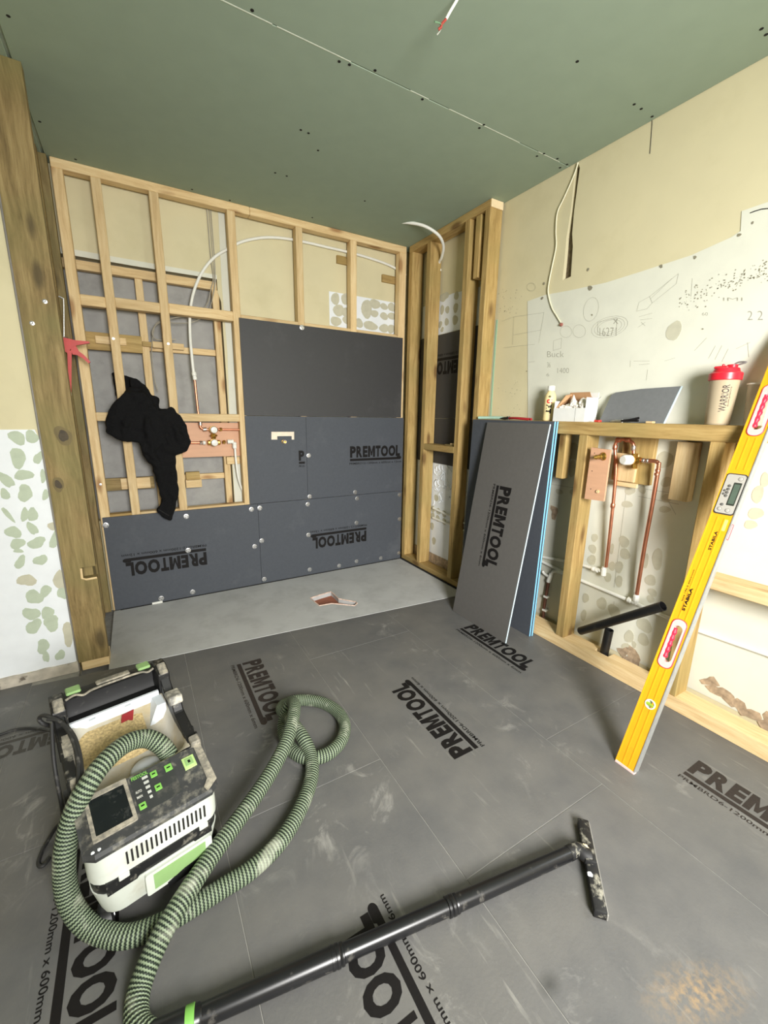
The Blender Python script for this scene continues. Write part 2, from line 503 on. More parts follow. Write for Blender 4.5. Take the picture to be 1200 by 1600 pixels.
fb['B2'] = floor_board(-1.24, -0.632, -3.475, -2.275)
fb['A0'] = floor_board(-1.785, -1.24, -1.81, 0, True)
fb['A1'] = floor_board(-1.785, -1.24, -3.01, -1.81)
fb['D0'] = floor_board(-2.41, -1.785, -1.02, 0, True)
fb['D1'] = floor_board(-2.41, -1.785, -1.60, -1.02)
fb['D2'] = floor_board(-2.41, -1.785, -2.80, -1.60)
fb['E0'] = floor_board(-3.02, -2.41, -1.02, -0.63)
fb['E1'] = floor_board(-3.02, -2.41, -2.22, -1.02)

def logo(bm, fn, width=0.49, bold=0.055, upto=None, size='6mm', code='6', sub=True):
    """the printed board lettering: fn(s along the reading direction, t up) -> point"""
    k = width / 0.49
    word = 'PREMTOOL' if upto is None else 'PREMTOOL'[:upto]
    ws = {'P': .0565, 'R': .0585, 'E': .048, 'M': .071, 'T': .051, 'O': .0725, 'L': .047}
    s = 0.0
    for ch in word:
        wd = ws[ch]
        f2 = lambda a, b: fn(a * k, b * k)
        lo = 0.036 if ch == 'P' and s == 0 else 0.055
        if ch == 'M':
            a, h_, k_, c_ = wd - 0.006, 0.09, 0.019, s
            for pp in (((0, 0), (k_, 0), (k_, h_ * .62), (k_, h_), (0, h_)), ((a - k_, 0), (a, 0), (a, h_), (a - k_, h_), (a - k_, h_ * .62)), ((k_, h_ * .62), (a / 2 - .005, 0.012), (a / 2, 0.012), (a / 2, h_ * .46), (k_, h_)), ((a / 2, 0.012), (a / 2 + .005, 0.012), (a - k_, h_ * .62), (a - k_, h_), (a / 2, h_ * .46))):
                bm.faces.new([bm.verts.new(f2(c_ + x, 0.055 + y)) for x, y in pp])
        else:
            add_text(bm, ch, f2, wd - 0.005, 0.09, bold=bold, s0=s, t0=0.055)
        s += wd - 0.001
    end = s if upto else 0.462
    f2 = lambda a, b: fn(a * k, b * k)
    def poly(pp):
        bm.faces.new([bm.verts.new(f2(a, b)) for a, b in pp])
    e2 = end if upto else end - .03
    poly([(0, .028), (e2, .028), (e2, .047), (0, .047)])
    if upto is None:     # the bar swells and turns up into the foot of the L
        pp = [(end + .0165 * math.cos(math.radians(q)) , .0412 + .0132 * math.sin(math.radians(q))) for q in range(-90, 91, 15)]
        poly([(e2, .028)] + pp + [(e2 + .004, .0544), (e2, .047)])
        add_text(bm, 'PRMBRD%s-1200mm x 600mm x %s' % (code, size), f2, 0.485, 0.017, bold=0.012, s0=-0.004, t0=0.0)
    elif sub:
        add_text(bm, 'PRMBRD%s-1200mm x' % code, f2, end, 0.017, bold=0.012, s0=0, t0=0.0)
E_ = 0.0006
def flogo(parent, ox, oy, sx, sy, tx, ty, m=INK, width=0.49):
    bm = BM()
    logo(bm, lambda s, t: Vector((ox + sx * s + tx * t, oy + sy * s + ty * t, E_)), width)
    return obj('printed_lettering', bm, m, parent, recalc=False)
flogo(fb['A0'], -1.600, -0.955, 0, -1, 1, 0, INK_FADE)
flogo(fb['B1'], -0.862, -1.945, 0, 1, -1, 0)
flogo(fb['C0'], -0.388, -1.212, 0, -1, 1, 0)
flogo(fb['C1'], -0.370, -2.39, 0, -1, 1, 0, INK_FADE)
flogo(fb['A1'], -1.452, -2.675, 0, 1, -1, 0)
flogo(fb['D2'], -2.190, -1.665, 0, -1, 1, 0)
flogo(fb['D1'], -2.165, -1.025, -1, 0, 0, -1, INK_GHOST, 0.40)

# ---- ceiling: two rows of green boards with a recessed joint
ceil = BM(); add_box(ceil, (-3.6, -4.3, 2.4525), (0.35, 0.25, 2.6))
ceil = struct('ceiling', ceil, CEIL_EDGE)
for (x0, x1, y0, y1) in ((-2.137, 0.12, -1.276, 0.1), (-2.137, 0.12, -2.478, -1.276), (-2.137, 0.12, -4.1, -2.478), (-3.6, -2.145, -1.276, 0.1), (-3.6, -2.145, -4.1, -1.276)):
    box('plasterboard', (x0 + .0015, y0 + .0015, 2.44), (x1 - .0015, y1 - .0015, 2.4525), CEIL, ceil, bev=0.002)
bm = BM()
rnd = random.Random(3)
for px, py in ((394, 16), (530, 96), (546, 101), (586, 110), (470, 203), (482, 208), (497, 235), (430, 270), (448, 275), (756, 195), (749, 200), (839, 244), (871, 248), (902, 96), (991, 163), (1002, 170), (1019, 182), (1190, 45), (1197, 54), (570, 314), (660, 155), (62, 190), (13, 25), (118, 249), (359, 313), (488, 340), (300, 296), (850, 240), (875, 262), (886, 257)):
    p = P(px, py, 'z', 2.4398)
    add_lathe(bm, [(0.006, 0), (0.006, -0.0006), (0.0, -0.0006)], p, seg=8)
obj('screw_heads', bm, DARK, ceil, kind='stuff')
bm = BM()      # the white scuffed edge along the joint
for px0, py0, px1, py1 in ((340, -3, 425, 39), (432, 43, 548, 97), (640, 143, 668, 157), (700, 172, 812, 223), (840, 238, 876, 252)):
    a = P(px0, py0, 'z', 2.4395); b = P(px1, py1, 'z', 2.4395)
    a.y = b.y = -1.2745
    add_box(bm, (a.x, -1.2785, 2.4392), (b.x, -1.2745, 2.4402))
obj('torn_paper_edge', bm, plain('torn_paper', hexc(215, 222, 205), 0.9), ceil)

# ---- walls
bm = BM()
add_plate(bm, [(-2.40, -0.03), (0.30, -0.03), (0.30, 2.46), (-2.40, 2.46)], [[(-2.30, 0.56), (-1.335, 0.56), (-1.335, 1.90), (-1.352, 1.95), (-1.352, 2.03), (-2.30, 2.03)]], XZ, 0.10, 0.25, 0)
wall_back = struct('wall_back', bm, PLASTER)
box('infill_board', (-2.30, 0.172, 0.50), (-1.77, 0.20, 2.08), CEMENT, wall_back)
box('infill_board', (-1.768, 0.174, 0.50), (-1.30, 0.20, 2.08), CEMENT, wall_back)
bm = BM()
add_prism(bm, [(-2.2, 2.028), (-1.8, 2.024), (-1.352, 2.026), (-1.352, 2.05), (-1.6, 2.052), (-2.2, 2.058)], XZ, 0.094, 0.101)
obj('torn_plaster_edge', bm, PALE, wall_back)
bm = BM()
add_prism(bm, [(-1.333, 0.58), (-1.27, 0.58), (-1.255, 1.2), (-1.268, 1.9), (-1.262, 2.42), (-1.318, 2.42), (-1.325, 2.0), (-1.318, 1.6), (-1.330, 1.2)], XZ, 0.0975, 0.1005)
obj('white_paint_strip', bm, PALE, wall_back)
bm = BM()
q = [P(x, y, 'y', 0.0985) for x, y in ((514, 455), (600, 470), (622, 474), (622, 530), (515, 508))]
add_prism(bm, [(v.x, v.z) for v in q], XZ, 0.0975, 0.1005)
tz = obj('tile_adhesive', bm, WHITEW, wall_back)
for i, (px, py, rx, ry) in enumerate(((524, 467, 7, 9), (529, 485, 8, 10), (540, 467, 7, 9), (541, 488, 7, 8), (525, 502, 8, 8), (541, 500, 6, 6), (573, 483, 9, 14), (586, 475, 8, 8), (585, 490, 6, 6), (579, 509, 11, 7), (600, 479, 6, 5), (612, 480, 6, 7), (600, 494, 6, 6), (612, 494, 6, 6), (600, 513, 7, 7), (611, 514, 6, 7), (561, 505, 6, 8))):
    c = P(px, py, 'y', 0.097); e = P(px + rx, py, 'y', 0.097); f = P(px, py + ry, 'y', 0.097)
    bm = BM(); add_prism(bm, blob(c.x, c.z, abs(e.x - c.x), abs(f.z - c.z), seed=i), XZ, 0.0972 - i * 3e-5, 0.0978)
    obj('adhesive_ghost', bm, PATCH_T, tz)
for px, py, wd, hg in ((541, 408, 30, 19), (610, 437, 26, 17)):   # bits of lath left in the plaster
    a = P(px - wd / 2, py - hg / 2, 'y', 0.09); b = P(px + wd / 2, py + hg / 2, 'y', 0.09)
    box('lath_remnant', (a.x, 0.082, b.z), (b.x, 0.101, a.z), TREAT['x'], wall_back)

bm = BM(); add_box(bm, (-3.6, -0.636, -0.03), (-2.235, 0.25, 2.46))
wall_left = struct('wall_left', bm, PLASTER)
bm = BM()
add_prism(bm, [(-3.0, 0.05), (-2.238, 0.05), (-2.236, 0.4), (-2.24, 0.8), (-2.236, 1.08), (-2.25, 1.136), (-3.0, 1.138)], XZ, -0.6385, -0.6355)
ad = obj('tile_adhesive', bm, WHITEW, wall_left)
LB = [(97, 160, 45, 40, 0), (180, 155, 35, 38, .3), (102, 275, 48, 52, .2), (217, 275, 24, 36, .3), (135, 372, 52, 30, -.35), (35, 400, 30, 52, -.5), (142, 475, 45, 44, 0), (28, 480, 24, 35, 0), (245, 378, 18, 36, .2), (140, 597, 22, 40, .1), (185, 597, 32, 36, .4), (183, 675, 24, 42, -.4), (45, 597, 16, 46, -.5), (75, 697, 48, 32, -.4), (100, 762, 46, 28, .2), (208, 757, 52, 30, -.25), (115, 867, 28, 38, .3), (230, 855, 38, 30, .5), (258, 485, 20, 28, .4), (300, 662, 26, 26, 0), (152, 970, 52, 34, .2), (342, 970, 40, 52, .2), (258, 1032, 34, 32, .2), (195, 1065, 52, 38, .3), (355, 1045, 30, 32, 0), (178, 1160, 46, 38, -.3), (270, 1155, 38, 34, -.3), (192, 1232, 40, 44, .3), (292, 1212, 48, 42, 0), (388, 1275, 34, 62, .1), (245, 1345, 38, 38, 0), (262, 1405, 18, 32, .1), (342, 1395, 28, 28, .1), (105, 803, 26, 12, .2), (312, 735, 28, 50, .3)]
for i, (u, v, rx, ry, ro) in enumerate(LB):
    c = P(u / 3.636, 640 + v / 3.636, 'y', -0.6395)
    if c.x > -2.243: continue
    e = P((u + rx) / 3.636, 640 + v / 3.636, 'y', -0.6395); g_ = P(u / 3.636, 640 + (v + ry) / 3.636, 'y', -0.6395)
    bm = BM()
    add_prism(bm, [(min(x, -2.238), z) for x, z in blob(c.x, c.z, abs(e.x - c.x) * 1.0, abs(g_.z - c.z) * 1.05, -ro, seed=i + 40, wob=0.30)], XZ, -0.6388 - i * 4e-5, -0.6384)
    obj('adhesive_ghost', bm, PATCH_T if i in (19, 20, 21, 29) else PATCH_G, ad)
bm = BM()
pts = [(-3.0, 0.0), (-2.236, 0.0), (-2.236, 0.052)]
for i in range(14):
    pts.append((-2.25 - i * 0.055, 0.046 + random.uniform(0, .012)))
pts.append((-3.0, 0.05))
add_prism(bm, pts, XZ, -0.648, -0.636)
obj('rough_plaster_band', bm, plain('rough_band', hexc(190, 182, 168), 0.95, var=0.2, scale=22, bump=0.6, dirt=(hexc(96, 86, 76), 0.9), dscale=18, dlow=0.58, dhigh=0.66), wall_left)
bm = BM(); add_tube(bm, [(-2.2365, -0.6365, 0.0), (-2.2365, -0.6365, 2.44)], 0.0045, 8)
obj('corner_bead', bm, plain('corner_bead', hexc(150, 146, 140), 0.5, 0.3), wall_left, smooth=40)

bm = BM()
chase = [P(x, y, 'x', 0.12) for x, y in ((904, 256), (906, 262), (897, 330), (894, 365), (895, 385), (892, 432), (879, 438), (882, 408), (885, 372), (892, 330), (899, 262))]
add_plate(bm, [(0.1, -0.03), (0.1, 2.46), (-4.3, 2.46), (-4.3, -0.03)],
          [[(v.y, min(v.z, 2.438)) for v in chase], [(-3.05, 0.95), (-3.85, 0.95), (-3.85, 2.15), (-3.05, 2.15)]], YZ, 0.12, 0.32, 0)
wall_right = struct('wall_right', bm, PLASTER)
box('chase_bed', (0.142, -1.40, 1.85), (0.16, -1.24, 2.45), plain('chase_dark', hexc(104, 92, 72), 0.95, var=0.4, scale=60, bump=1.0), wall_right)
bm = BM()
add_prism(bm, [(-1.08, 1.862), (-1.2, 1.87), (-1.353, 1.858), (-1.55, 1.848), (-1.709, 1.854), (-1.911, 1.864), (-2.04, 1.888), (-2.068, 1.90), (-2.06, 1.968), (-2.14, 1.97), (-2.2, 1.96), (-3.04, 1.965), (-3.04, 0.06), (-1.3, 0.06), (-1.16, 1.2)], YZ, 0.1175, 0.1205)
skim = obj('skim_coat', bm, PALE, wall_right)
bm = BM(); add_box(bm, (-3.75, -4.3, -0.03), (-3.6, 0.25, 2.46)); struct('wall_side', bm, PLASTER)
bm = BM()
add_plate(bm, [(-3.75, -0.03), (0.3, -0.03), (0.3, 2.46), (-3.75, 2.46)], [[(-2.0, 0.95), (-1.1, 0.95), (-1.1, 2.05), (-2.0, 2.05)]], XZ, -4.3, -4.1, 0)
struct('wall_rear', bm, PLASTER)

# ---- what the old tiles left on the right wall
RB = [(922, 640 + 15, 0, 0)]
RW = [(838, 700, 12, 16), (880, 720, 0, 0)]
def rghost(px, py, rx, ry, parent, m, seed, x=0.117, th=0.0012, wob=.18):
    c = P(px, py, 'x', x); e = P(px + rx, py, 'x', x); f = P(px, py + ry, 'x', x)
    bm = BM(); add_prism(bm, blob(c.y, c.z, abs(e.y - c.y) * .8, abs(f.z - c.z), seed=seed, wob=wob), YZ, x - th / 2 - (seed % 50) * 1e-5, x + th / 2)
    return obj('adhesive_ghost', bm, m, parent)
z = lambda u, v: (820 + u / 3.158, 560 + v / 3.158)
z3 = lambda u, v: (820 + u / 3.158, 860 + v / 3.158)
A_ = [(235, 455, 40, 42), (190, 545, 18, 40), (235, 545, 22, 40), (170, 658, 22, 14), (240, 660, 22, 16), (520, 650, 32, 26), (580, 648, 24, 20), (700, 610, 36, 26), (690, 500, 48, 46), (700, 690, 34, 22), (505, 720, 34, 18), (690, 745, 38, 16), (345, 885, 20, 22), (335, 940, 24, 24), (330, 995, 28, 26), (490, 905, 34, 30), (495, 965, 36, 26), (655, 990, 34, 55), (465, 1030, 24, 34), (598, 1000, 18, 36), (430, 940, 14, 26), (410, 1080, 22, 26), (465, 1100, 26, 28), (620, 1095, 34, 30), (630, 1155, 30, 20), (1150, 670, 40, 42), (1140, 765, 50, 30), (1115, 820, 40, 24), (1185, 600, 30, 36), (800, 480, 22, 60), (430, 1025, 24, 22)]
for i, (u, v, rx, ry) in enumerate(A_):
    px, py = z(u, v)
    rghost(px, py, rx / 3.158, ry / 3.158, skim, PATCH_T, 200 + i)
B3 = [(380, 262, 34, 30), (300, 235, 20, 26), (500, 290, 0, 0), (440, 300, 40, 34), (590, 370, 50, 36), (585, 440, 34, 34), (515, 425, 30, 34), (500, 480, 32, 22), (620, 240, 24, 20), (540, 465, 14, 18), (290, 320, 18, 30)]
for i, (u, v, rx, ry) in enumerate(B3):
    if not rx: continue
    px, py = z3(u, v)
    rghost(px, py, rx / 3.158, ry / 3.158, skim, PATCH_T, 300 + i)
rghost(1053, 517, 14, 16, skim, PATCH_T, 400)
for i, (px, py, rx, ry) in enumerate(((866, 800, 9, 8), (986, 1030, 22, 14), (975, 1018, 12, 8), (1130, 1085, 26, 12), (1110, 1065, 16, 8), (1165, 1110, 26, 12), (1200, 1130, 24, 12))):
    rghost(px, py, rx, ry, skim, RUBBLE, 500 + i, x=0.1168, th=0.002, wob=.75)
def wobble(pts, a=0.0015):
    return [(p[0] + random.uniform(-a, a), p[1] + random.uniform(-a, a)) for p in pts]
# tile joints and pencil notes
def pline(bm, pix, wdt=0.0011, x=0.1168, close=False, n=1):
    q = [P(a, b, 'x', x) for a, b in pix]
    if close: q.append(q[0])
    for a, b in zip(q[:-1], q[1:]):
        d = (b - a).normalized(); nn = Vector((0, -d.z, d.y)) * wdt / 2
        vs = [bm.verts.new(v) for v in (a + nn, b + nn, b - nn, a - nn)]
        bm.faces.new(vs)
def ell(cx, cy, rx, ry, rot=0, n=18):
    return [(cx + rx * math.cos(t) * math.cos(rot) - ry * math.sin(t) * math.sin(rot), cy + rx * math.cos(t) * math.sin(rot) + ry * math.sin(t) * math.cos(rot)) for t in [2 * math.pi * i / n for i in range(n)]]
bm = BM()
o9 = lambda u, v: (760 + u / 6, 440 + v / 6)
for seq in (((258, 330), (540, 290), (510, 455), (250, 500), (258, 330)), ((160, 620), (380, 595), (455, 588)), ((540, 290), (490, 575)), ((250, 500), (245, 590)), ((150, 370), (258, 330)), ((630, 555), (705, 530), (700, 625), (625, 645), (630, 555)), ((395, 755), (455, 750))):
    pline(bm, [o9(*s) for s in seq])
pline(bm, [o9(*s) for s in ell(980, 260, 68, 115, 0.25)], close=True)
pline(bm, [o9(*s) for s in ell(420, 50, 40, 38, 0)], close=True)
pline(bm, [o9(*s) for s in ell(745, 470, 55, 55, 0)], close=True)
pline(bm, [o9(*s) for s in ell(870, 465, 60, 60, 0)], close=True)
o6 = lambda u, v: (900 + u / 6, 400 + v / 6)
for seq in (((590, 435), (690, 380), (960, 165), (940, 260), (715, 440), (665, 495), (568, 518), (590, 435)), ((700, 400), (900, 210)), ((715, 440), (690, 380)), ((1090, 210), (1078, 380)), ((600, 600), (715, 585)), ((590, 570), (715, 535)), ((610, 620), (650, 655)), ((650, 620), (580, 670)), ((590, 1020), (690, 1010)), ((510, 980), (508, 1040)), ((672, 1065), (658, 1165)), ((540, 985), (690, 985)), ((830, 985), (930, 955))):
    pline(bm, [o6(*s) for s in seq])
pline(bm, [o6(*s) for s in ((205, 620), (385, 580), (380, 690), (200, 740), (205, 620))])
for k in (1.0, 1.25, 1.5):
    pline(bm, [o6(*s) for s in ell(315, 665, 118 * k, 62 * k, -0.3)], close=True)
for seq in (((905, 800), (905, 855)), ((1165, 420), (1150, 448)), ((1085, 548), (1104, 528)), ((1118, 540), (1107, 560)), ((1128, 540), (1117, 562)), ((1138, 545), (1128, 565)), ((1020, 190), (1016, 241)), ((1150, 545), (1172, 535)), ((1168, 535), (1170, 558))):
    pline(bm, seq)
def pw(s, px, py, hpx, wpx):
    c = P(px, py, 'x', 0.1168); e = P(px + wpx, py, 'x', 0.1168); f = P(px, py - hpx, 'x', 0.1168)
    add_text(bm, s, lambda a, b: c + (e - c) * a + (f - c) * b, 1.0, 1.0, bold=-0.015)
pw('16271', 937, 525, 13, 26)
pw('36', 855, 574, 8, 5); pw('6', 854, 588, 5, 4)
pw('1400', 871, 583, 8, 18); pw('Buck', 855, 558, 9, 26); pw('2 2', 1168, 500, 14, 24); pw('60', 1097, 493, 5, 9)
pw('IMI', 1130, 470, 5, 30)
pw('x', 958, 506, 8, 8)
o5 = lambda u, v: (820 + u / 3.158, 560 + v / 3.158)
for seq in (((180, 490), (290, 500)), ((130, 620), (250, 640)), ((430, 620), (730, 665)), ((700, 690), (745, 770)), ((505, 620), (440, 1130)), ((560, 680), (760, 720)), ((440, 1200), (430, 1330))):
    pline(bm, [o5(*s) for s in seq], 0.0016)
obj('pencil_notes', bm, PENCIL, skim, recalc=False)
bm = BM()
rnd = random.Random(11)
for k in range(150):
    px = rnd.uniform(1060, 1200); py = 470 - (px - 1060) * 0.35 + rnd.gauss(0, 9)
    c = P(px, py, 'x', 0.1168); r = rnd.uniform(.0008, .0028)
    add_prism(bm, blob(c.y, c.z, r, r, seed=k, n=6), YZ, 0.1162, 0.1172)
for px, py, r in ((919, 421, .006), (1033, 416, .007), (1086, 402, .006), (1155, 367, .006), (789, 486, .003), (850, 443, .006), (847, 466, .008), (922, 450, .012), (925, 492, .004), (823, 580, .003), (1098, 514, .003), (1176, 348, .004)):
    c = P(px, py, 'x', 0.117)
    add_prism(bm, blob(c.y, c.z, r, r, seed=int(px), n=8, wob=.4), YZ, 0.1158, 0.1178)
for k in range(60):
    px = rnd.uniform(778, 815); py = rnd.choice((rnd.uniform(450, 490), rnd.uniform(590, 650)))
    c = P(px, py, 'x', 0.119); r = rnd.uniform(.0008, .002)
    add_prism(bm, blob(c.y, c.z, r, r, seed=k, n=6), YZ, 0.1185, 0.1205)
obj('wall_specks', bm, plain('specks', hexc(136, 131, 112), 0.9), wall_right, kind='stuff')
bm = BM()
q = [P(a, b, 'x', 0.119) for a, b in ((1172, 333), (1180, 330), (1190, 327), (1200, 326), (1205, 326))]
add_tube(bm, [Vector((0.1195, v.y, v.z)) for v in q], 0.003, 6)
q = [P(a, b, 'x', 0.119) for a, b in ((1019, 185), (1017, 215), (1015, 240))]
add_tube(bm, [Vector((0.1195, v.y, v.z)) for v in q], 0.0012, 6)
obj('plaster_crack', bm, DARK, wall_right)
bm = BM()
q = [P(a, b, 'x', 0.119) for a, b in ((776, 500), (773, 540), (769, 600), (766, 650))]
for dy in (0, -0.008):
    add_tube(bm, [Vector((0.119, v.y + dy, v.z)) for v in q], 0.0016, 6)
obj('green_line_stain', bm, plain('green_trace', hexc(140, 190, 165), 0.8), wall_right)

# ================================================================== shower tray
c = [P(a, b, 'z', 0.0) for a, b in ((485, 935), (500, 930), (517, 925), (521, 928), (529, 936), (556, 941), (558, 943), (554, 947), (530, 944.5), (518, 943.5), (499, 947))]
tray = thing('shower_tray', (-1.05, -0.4, 0), 'pale grey cement-coated shower tray former with a ragged drain cut-out, along the back wall', 'shower tray')
bm = BM()
add_plate(bm, [(-2.115, -0.0), (0.008, -0.0), (0.008, SKEW(0.008) + .002), (-2.115, SKEW(-2.115) + .002)], [[(v.x, v.y) for v in c]], XY, -0.028, 0.0015)
obj('tray_panel', bm, TRAY, tray)
bm = BM(); add_box(bm, (-1.05, -0.68, -0.0299), (-0.68, -0.33, -0.0285))
obj('exposed_subfloor', bm, plain('brown_board', hexc(150, 92, 70), 0.8, var=0.25, scale=14, stretch=(1, 8, 1)), tray)
bm = BM()
cc = [(v.x, v.y) for v in c]; cx = sum(v[0] for v in cc) / len(cc); cy = sum(v[1] for v in cc) / len(cc)
add_tube(bm, [Vector((a, b, 0.002)) for a, b in cc + cc[:1]], 0.004, 6)
obj('torn_cut_edge', bm, plain('torn_edge', hexc(214, 188, 172), 0.9, var=0.3, scale=60), tray)
a = P(503, 943, 'z', 0.0); b = P(519, 940, 'z', 0.0)
bm = BM()
add_box(bm, (-0.006, -0.83, 0.0015), (0.0065, -0.002, 0.011)); add_box(bm, (-2.08, -0.006, 0.0015), (-0.01, -0.0005, 0.0055))
obj('black_joint_tape', bm, DARK, tray)
a = P(246, 943, 'y', -0.003)
box('packer', (a.x - .03, -0.010, 0.002), (a.x + .03, -0.0005, 0.014), WPLAST, tray, bev=.001)

# ================================================================== back stud frame
frame = thing('stud_frame', (-1.05, 0.03, 0), 'pale softwood stud frame lining the back wall, open at the left over the blocked window', 'stud frame')
Y0, Y1 = 0.0125, 0.072
def stud(name, x0, x1, z0, z1, ax='z', y0=Y0, y1=Y1, parent=None, mats=PINE, lean=0.0):
    return box(name, (x0, y0, z0), (x1, y1, z1), mats[ax], parent or frame, bev=0.003)
for x0, x1, z0, z1 in ((-2.118, -2.070, 0.0, 2.395), (-1.957, -1.911, 0.0, 2.395), (-1.692, -1.645, 0.0, 2.395), (-1.285, -1.238, 0.0, 2.395), (-0.862, -0.816, 0.0, 2.395), (-0.468, -0.420, 0.0, 2.395), (-0.062, -0.004, 0.0, 2.395)):
    stud('stud', x0, x1, z0, z1)
for x0, x1 in ((-2.118, -1.15), (-1.149, -0.004)):
    stud('top_plate', x0, x1, 2.395, 2.4395, 'x')
stud('bottom_plate', -2.118, -0.004, 0.0, 0.0449, 'x') if False else None
NX = ((-2.070, -1.957), (-1.911, -1.692), (-1.645, -1.285))
for i, (x0, x1) in enumerate(NX):
    stud('noggin', x0, x1, (1.768, 1.775, 1.778)[i], (1.822, 1.828, 1.834)[i], 'x')
    stud('noggin', x0, x1, 1.160, 1.208, 'x')
    stud('noggin', x0, x1, 0.560, 0.612, 'x', mats=PINE if i else TREAT)
for x0, x1 in ((-1.238, -0.862), (-0.816, -0.468), (-0.420, -0.062)):
    stud('noggin', x0, x1, 1.775, 1.822, 'x')
for px, py in ((157, 757), (177, 529), (263, 537)):
    p = P(px, py, 'y', Y0)
    bm = BM()
    add_lathe(bm, [(0.007, 0), (0.007, 0.0012), (0, 0.0016)], (p.x, Y0, p.z), (0, -1, 0), 10)
    obj('screw_head', bm, ZINC, frame)

# battens fixed inside the blocked window
inner = thing('window_batten_frame', (-1.7, 0.14, 0.56), 'thin batten frame with packing blocks inside the blocked window behind the studs', 'batten frame')
def ib(name, a, b, y, th, ax, mats=PINE):
    A = P(a[0], a[1], 'y', y); B = P(b[0], b[1], 'y', y)
    return box(name, (A.x, y, B.z), (B.x, y + th, A.z), mats[ax], inner, bev=.002)
box('batten', (-2.25, 0.105, 1.965), (-1.355, 0.145, 2.012), PINE['x'], inner, bev=.002)
box('batten', (-1.803, 0.115, 0.57), (-1.763, 0.165, 1.965), PINE['z'], inner, bev=.002)
box('batten', (-1.385, 0.105, 0.57), (-1.345, 0.150, 1.965), PINE['z'], inner, bev=.002)
box('batten', (-1.763, 0.13, 1.575), (-1.385, 0.165, 1.612), PINE['x'], inner, bev=.002)
box('batten', (-1.763, 0.13, 0.775), (-1.385, 0.165, 0.812), PINE['x'], inner, bev=.002)
box('packing_board', (-2.09, 0.09, 1.553), (-1.80, 0.112, 1.648), TREAT['x'], inner, bev=.002)
box('packing_board', (-2.10, 0.09, 0.742), (-1.815, 0.112, 0.818), OLD['x'], inner, bev=.002)
ib('packing_block', (148, 524), (198, 540), 0.078, 0.012, 'x')
ib('packing_block', (188, 748), (236, 762), 0.078, 0.012, 'x')
ib('packing_block', (222, 533), (246, 543), 0.10, 0.014, 'x', TREAT)
ib('packing_block', (238, 533), (288, 547), 0.088, 0.025, 'x')
ib('packing_block', (290, 738), (313, 750), 0.088, 0.03, 'x', TREAT)
ib('packing_block', (290, 750), (316, 761), 0.088, 0.03, 'x')
box('packing_block', (-1.372, 0.073, 0.875), (-1.287, 0.104, 0.925), PINE['x'], inner, bev=.002)

# ================================================================== grey boards on the back wall
def washers(board, pix):
    for px, py in pix:
        p = P(px, py, 'y', 0.0)
        bm = BM()
        add_lathe(bm, [(0.0165, 0), (0.0165, 0.0012), (0.013, 0.0022), (0.006, 0.0010), (0.0045, 0.0012), (0.004, 0.0028), (0, 0.0032)], (p.x, 0.0, p.z), (0, -1, 0), 18)
        for q in range(3):
            a = q * 2.094 + px
            c = Vector((p.x + .0105 * math.cos(a), -0.0021, p.z + .0105 * math.sin(a)))
            add_lathe(bm, [(0.0026, 0), (0.0026, 0.0006), (0, 0.0006)], c, (0, -1, 0), 8, 1)
        obj('washer', bm, [ZINC, DARK], board, smooth=30)
def backer(label, x0, x1, z0, z1, holes=(), m=BOARD):
    t = thing('backer_board', ((x0 + x1) / 2, 0.006, z0), label, 'backer board', 'grey backer boards on the shower wall')
    bm = BM()
    add_plate(bm, [(x0, z0), (x1, z0), (x1, z1), (x0, z1)], holes, XZ, 0.0, 0.0123)
    obj('board', bm, m, t)
    return t
def wlogo(t, ox, oz, s, up, width=0.49, upto=None, m=INK):
    bm = BM()
    logo(bm, lambda a, b: Vector((ox + s * a, -E_, oz + up * b)), width, upto=upto, size='12mm', code='12')
    obj('printed_lettering', bm, m, t, recalc=False)
b1 = backer('dark grey backer board with upside-down lettering, bottom left below the open studs', -2.108, -1.201, 0.006, 0.5985)
wlogo(b1, -1.557, 0.358, -1, -1)
washers(b1, ((165, 821), (291, 807), (294, 860), (301, 925), (252, 935), (393, 796)))
b2 = backer('dark grey backer board with upside-down lettering, bottom right by the timber partition', -1.199, -0.002, 0.006, 0.5985)
wlogo(b2, -0.338, 0.352, -1, -1)
washers(b2, ((406, 794), (398, 854), (409, 845), (413, 905), (481, 788), (484, 890), (482, 836), (558, 779), (557, 817), (530, 884), (557, 877), (595, 872), (624, 773), (624, 811), (623, 864)))
h = [P(a, b, 'y', 0.0) for a, b in ((424, 674.5), (460.5, 674.5), (460.5, 687), (424, 687))]
b3 = backer('dark grey backer board with a pale slot for the brass pipe end', -1.252, -0.832, 0.6015, 1.1985, [[(v.x, v.z) for v in h]])
wlogo(b3, -0.892, 0.842, 1, 1, 0.40, upto=1)
box('slot_backing', (h[0].x - .01, 0.0124, h[2].z - .01), (h[1].x + .01, 0.022, h[0].z + .01), plain('pale_backing', hexc(240, 226, 204), 0.8), b3, bev=0)
a = P(434, 681, 'y', 0); b = P(456, 688, 'y', 0)
box('slot_filler', (a.x, 0.001, b.z), (b.x, 0.0123, a.z - .003), BOARD, b3, bev=0)
b4 = backer('dark grey backer board with upright lettering, right of the middle row', -0.830, -0.002, 0.6015, 1.1985)
wlogo(b4, -0.484, 0.840, 1, 1, 0.478)
washers(b4, ((482.5, 712), (484, 776), (555, 769)))
b5 = backer('plain black-grey backer board, topmost on the shower wall with one washer', -1.252, -0.028, 1.2015, 1.800, m=BOARD_B)
washers(b5, ((472, 511.5),))
out = thing('pipe_outlet', (P(444, 690, 'y', 0).x, -0.01, P(444, 690, 'y', 0).z), 'brass shower pipe end poking through the pale slot in the grey board', 'pipe outlet')
p = P(443, 690, 'y', -0.005)
